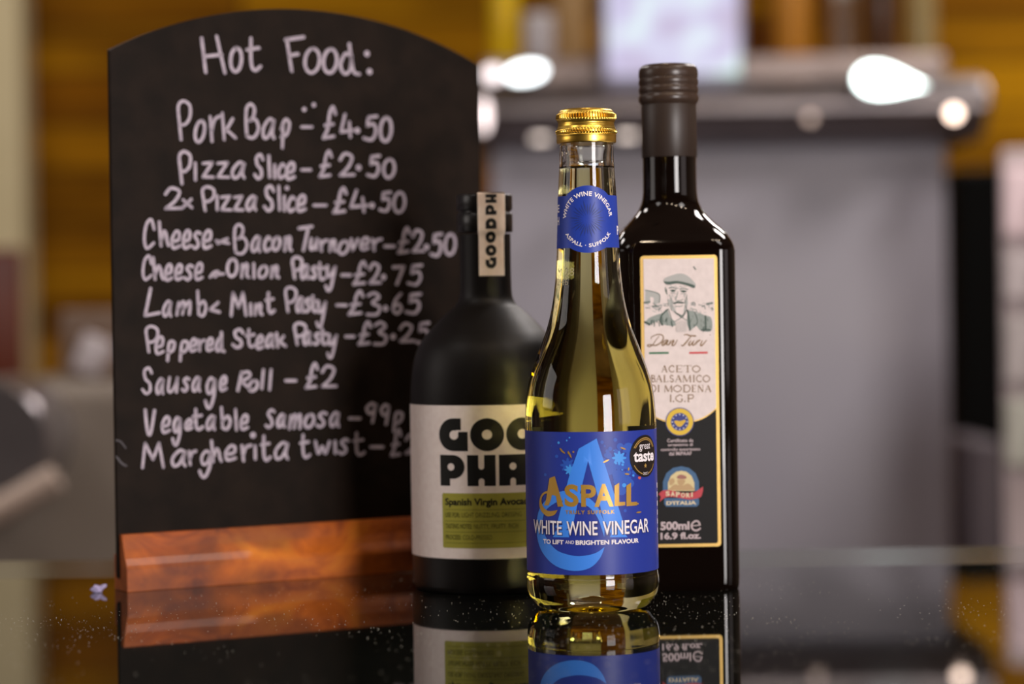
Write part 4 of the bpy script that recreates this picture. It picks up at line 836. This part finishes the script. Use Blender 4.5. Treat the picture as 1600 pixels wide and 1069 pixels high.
# jars and bottles on the unit
def jar(name, px, wpx, ytop, rgb, capc, label, cat, D=D1 + .2, neck=True, rough=0.3, group=None):
    c = at(px, 60, D); k = D / F; r = wpx / 2 * k; h = at(px, ytop, D).z - z2
    t = thing(name, label, cat, (c.x, D, z2), group or ('jars and bottles on top of the steel unit'))
    if neck: pr = [(r * .9, 0), (r, .004), (r, h * .5), (r * .95, h * .58), (r * .5, h * .72), (r * .36, h * .8), (r * .36, h * .94)]
    else: pr = [(r * .92, 0), (r, .004), (r, h * .84), (r * .93, h * .88)]
    mb = MB(); mb.lathe((c.x, D, z2), pr, 28); build('jar_body' if not neck else 'bottle_body', mb, mat(name + '%d_%d_%d' % rgb, rgb, rough), t)
    e = pr[-1]; mb = MB(); mb.lathe((c.x, D, z2), [(e[0] * 1.06, e[1]), (e[0] * 1.08, e[1] + .001), (e[0] * 1.08, h - .002), (e[0], h)], 28); build('lid' if not neck else 'cap', mb, mat(name + 'cap%d_%d_%d' % capc, capc, 0.35), t)
    return t
jar('squeeze_bottle', 789, 46, -140, (214, 176, 10), (200, 160, 10), 'yellow squeeze bottle at the left end of the unit top', 'bottle', D1 + .25)
jar('storage_tin', 842, 48, 22, (168, 162, 164), (190, 186, 188), 'small silvery grey tin on the unit beside the yellow bottle', 'tin', D1 + .1, neck=False)
jar('storage_jar', 893, 52, -60, (168, 136, 92), (130, 96, 50), 'tan storage jar on the unit left of the bright screen', 'jar', D1 + .3, neck=False)
jar('storage_jar', 1238, 60, -70, (170, 112, 22), (150, 90, 20), 'wide orange brown jar on the unit right of the bright screen', 'jar', D1 + .3, neck=False, rough=.5)
jar('glass_jar', 1318, 40, -20, (140, 116, 98), (190, 184, 176), 'pale brown jar with a whitish lid on the unit top', 'jar', D1 + .3, neck=False)
jar('sauce_bottle', 1377, 58, -160, (66, 38, 14), (60, 34, 12), 'dark brown bottle on the unit above the teardrop reflection', 'bottle', D1 + .2)
jar('glass_jar', 1440, 46, -50, (150, 130, 84), (140, 110, 50), 'pale olive jar right of the dark brown bottle', 'jar', D1 + .3, neck=False)

# ---- right side: black fridge, grey bin, pale drawer stack
def pbox(name, x0, x1, y0, y1, D, dep, m, parent=None, bevel=0.006, floor=False, turn=None, **k):
    a, b = at(x0, 500, D).x, at(x1, 500, D).x; xm = (x0 + x1) / 2
    mb = MB(); mb.box((a, D, -0.95 if floor else at(xm, y1, D).z), (b, D + dep, at(xm, y0, D).z))
    if name == 'cardboard_carton': mb = MB(); mb.box((a, D, zc + .001), (b, D + dep, at(xm, y0, D).z))
    if turn:
        px_, py_, an = turn; c_, s_ = math.cos(an), math.sin(an)
        mb.v = [Vector((px_ + (v.x - px_) * c_ - (v.y - py_) * s_, py_ + (v.x - px_) * s_ + (v.y - py_) * c_, v.z)) for v in mb.v]
    return build(name, mb, m, parent, bevel=bevel, **k)
D2 = 4.7
c = at(1530, 500, D2); fr = thing('tall_fridge', 'tall black fridge standing to the right of the grey unit', 'fridge', (c.x, D2 + .3, -0.95))
pbox('fridge_body', 1492, 1600, 262, 0, D2, .6, mat('black_enamel', (6, 6, 5), 0.7, spec=0.1), fr, floor=True)
pbox('fridge_door', 1496, 1596, 268, 700, D2 - .03, .03, mat('black_door', (4, 4, 3), 0.7, spec=0.1), fr)
tag(pbox('waste_bin', 1512, 1566, 690, 0, 4.2, .3, mottled('mauve_grey', (88, 80, 86), (98, 90, 94), 3, 0.5), floor=True), 'mauve grey upright bin in front of the black fridge', 'bin')
D3 = 3.3; TR = (at(1566, 500, D3).x, D3, -math.radians(12.5))
c = at(1620, 500, D3); dr = thing('drawer_tower', 'pale pinkish white drawer tower at the right edge of the picture', 'drawer unit', (c.x, D3 + .2, -0.95))
pbox('drawer_body', 1566, 1720, 232, 0, D3, .4, mottled('pale_plastic', (180, 166, 168), (194, 180, 182), 4, 0.4), dr, floor=True, turn=TR)
for y0, y1, m_ in [(262, 370, mat('pink_white', (236, 214, 220), 0.4)), (392, 470, mat('grey_white', (196, 186, 188), 0.4)), (492, 600, mat('grey_white2', (184, 176, 176), 0.4)), (622, 730, mat('grey_green_white', (180, 180, 170), 0.4))]:
    d_ = pbox('drawer', 1574, 1712, y0, y1, D3 - .02, .02, m_, dr, turn=TR); pbox('handle', 1620, 1666, (y0 + y1) / 2 - 5, (y0 + y1) / 2 + 5, D3 - .035, .015, steel, d_, bevel=.003, turn=TR)

# ---- left side: steel machine, mugs, dark cabinet
D4 = 3.0
c = at(60, 500, D4); cm = thing('steel_machine', 'low grey steel machine with a round drum behind the left of the counter', 'machine', (c.x, D4 + .3, -0.95))
mgrey = mottled('taupe_steel', (118, 108, 98), (132, 122, 112), 4, 0.4, metal=0.1)
pbox('machine_body', -60, 340, 600, 0, D4, .6, mgrey, cm, floor=True, bevel=.02, seg=4)
mb = MB(); p0 = at(-10, 690, D4 - .12); rd = 95 * D4 / F
tube(mb, [(p0.x, D4 - .16, p0.z), (p0.x, D4 - .155, p0.z), (p0.x, D4 - .02, p0.z), (p0.x, D4, p0.z)], [rd * .93, rd, rd, rd], 40); build('drum', mb, mottled('drum_steel', (132, 126, 128), (150, 144, 146), 5, 0.28, metal=0.8), cm)
mb = MB(); tube(mb, [at(-40, 815, D4 - .2), at(20, 785, D4 - .2), at(88, 745, D4 - .2)], 20 * D4 / F, 20); build('lever_arm', mb, mat('pale_lever', (178, 160, 148), 0.4), cm, label='pale slanting lever')
zc = at(100, 600, D4).z
tag(pbox('cardboard_carton', 92, 260, 484, 592, D4 + .25, .25, mottled('taupe_card', (96, 76, 62), (108, 88, 74), 4, 0.6)), 'taupe carton standing on the steel machine behind the grey beaker', 'box')
mb = MB(); p0, p1 = at(132, 612, D4 + .1), at(156, 528, D4 + .1); p0.z = zc + .012
tube(mb, [p0, p0 + (p1 - p0) * .05, p1 - (p1 - p0) * .06, p1], [r_ * D4 / F for r_ in (22, 24, 26, 24)], 28); tag(build('steel_beaker', mb, mat('pale_beaker', (176, 168, 172), 0.3)), 'pale grey beaker leaning to the right on the steel machine', 'beaker')
D5 = 4.6
tag(pbox('wooden_cabinet', -90, 38, 388, 0, D5, .5, mottled('dark_red_wood', (86, 30, 10), (104, 42, 14), 5, 0.4), floor=True, bevel=.01, turn=(at(38, 500, D5).x, D5, math.radians(12.5))), 'dark red brown wooden cabinet at the left edge under the beige post', 'cabinet')
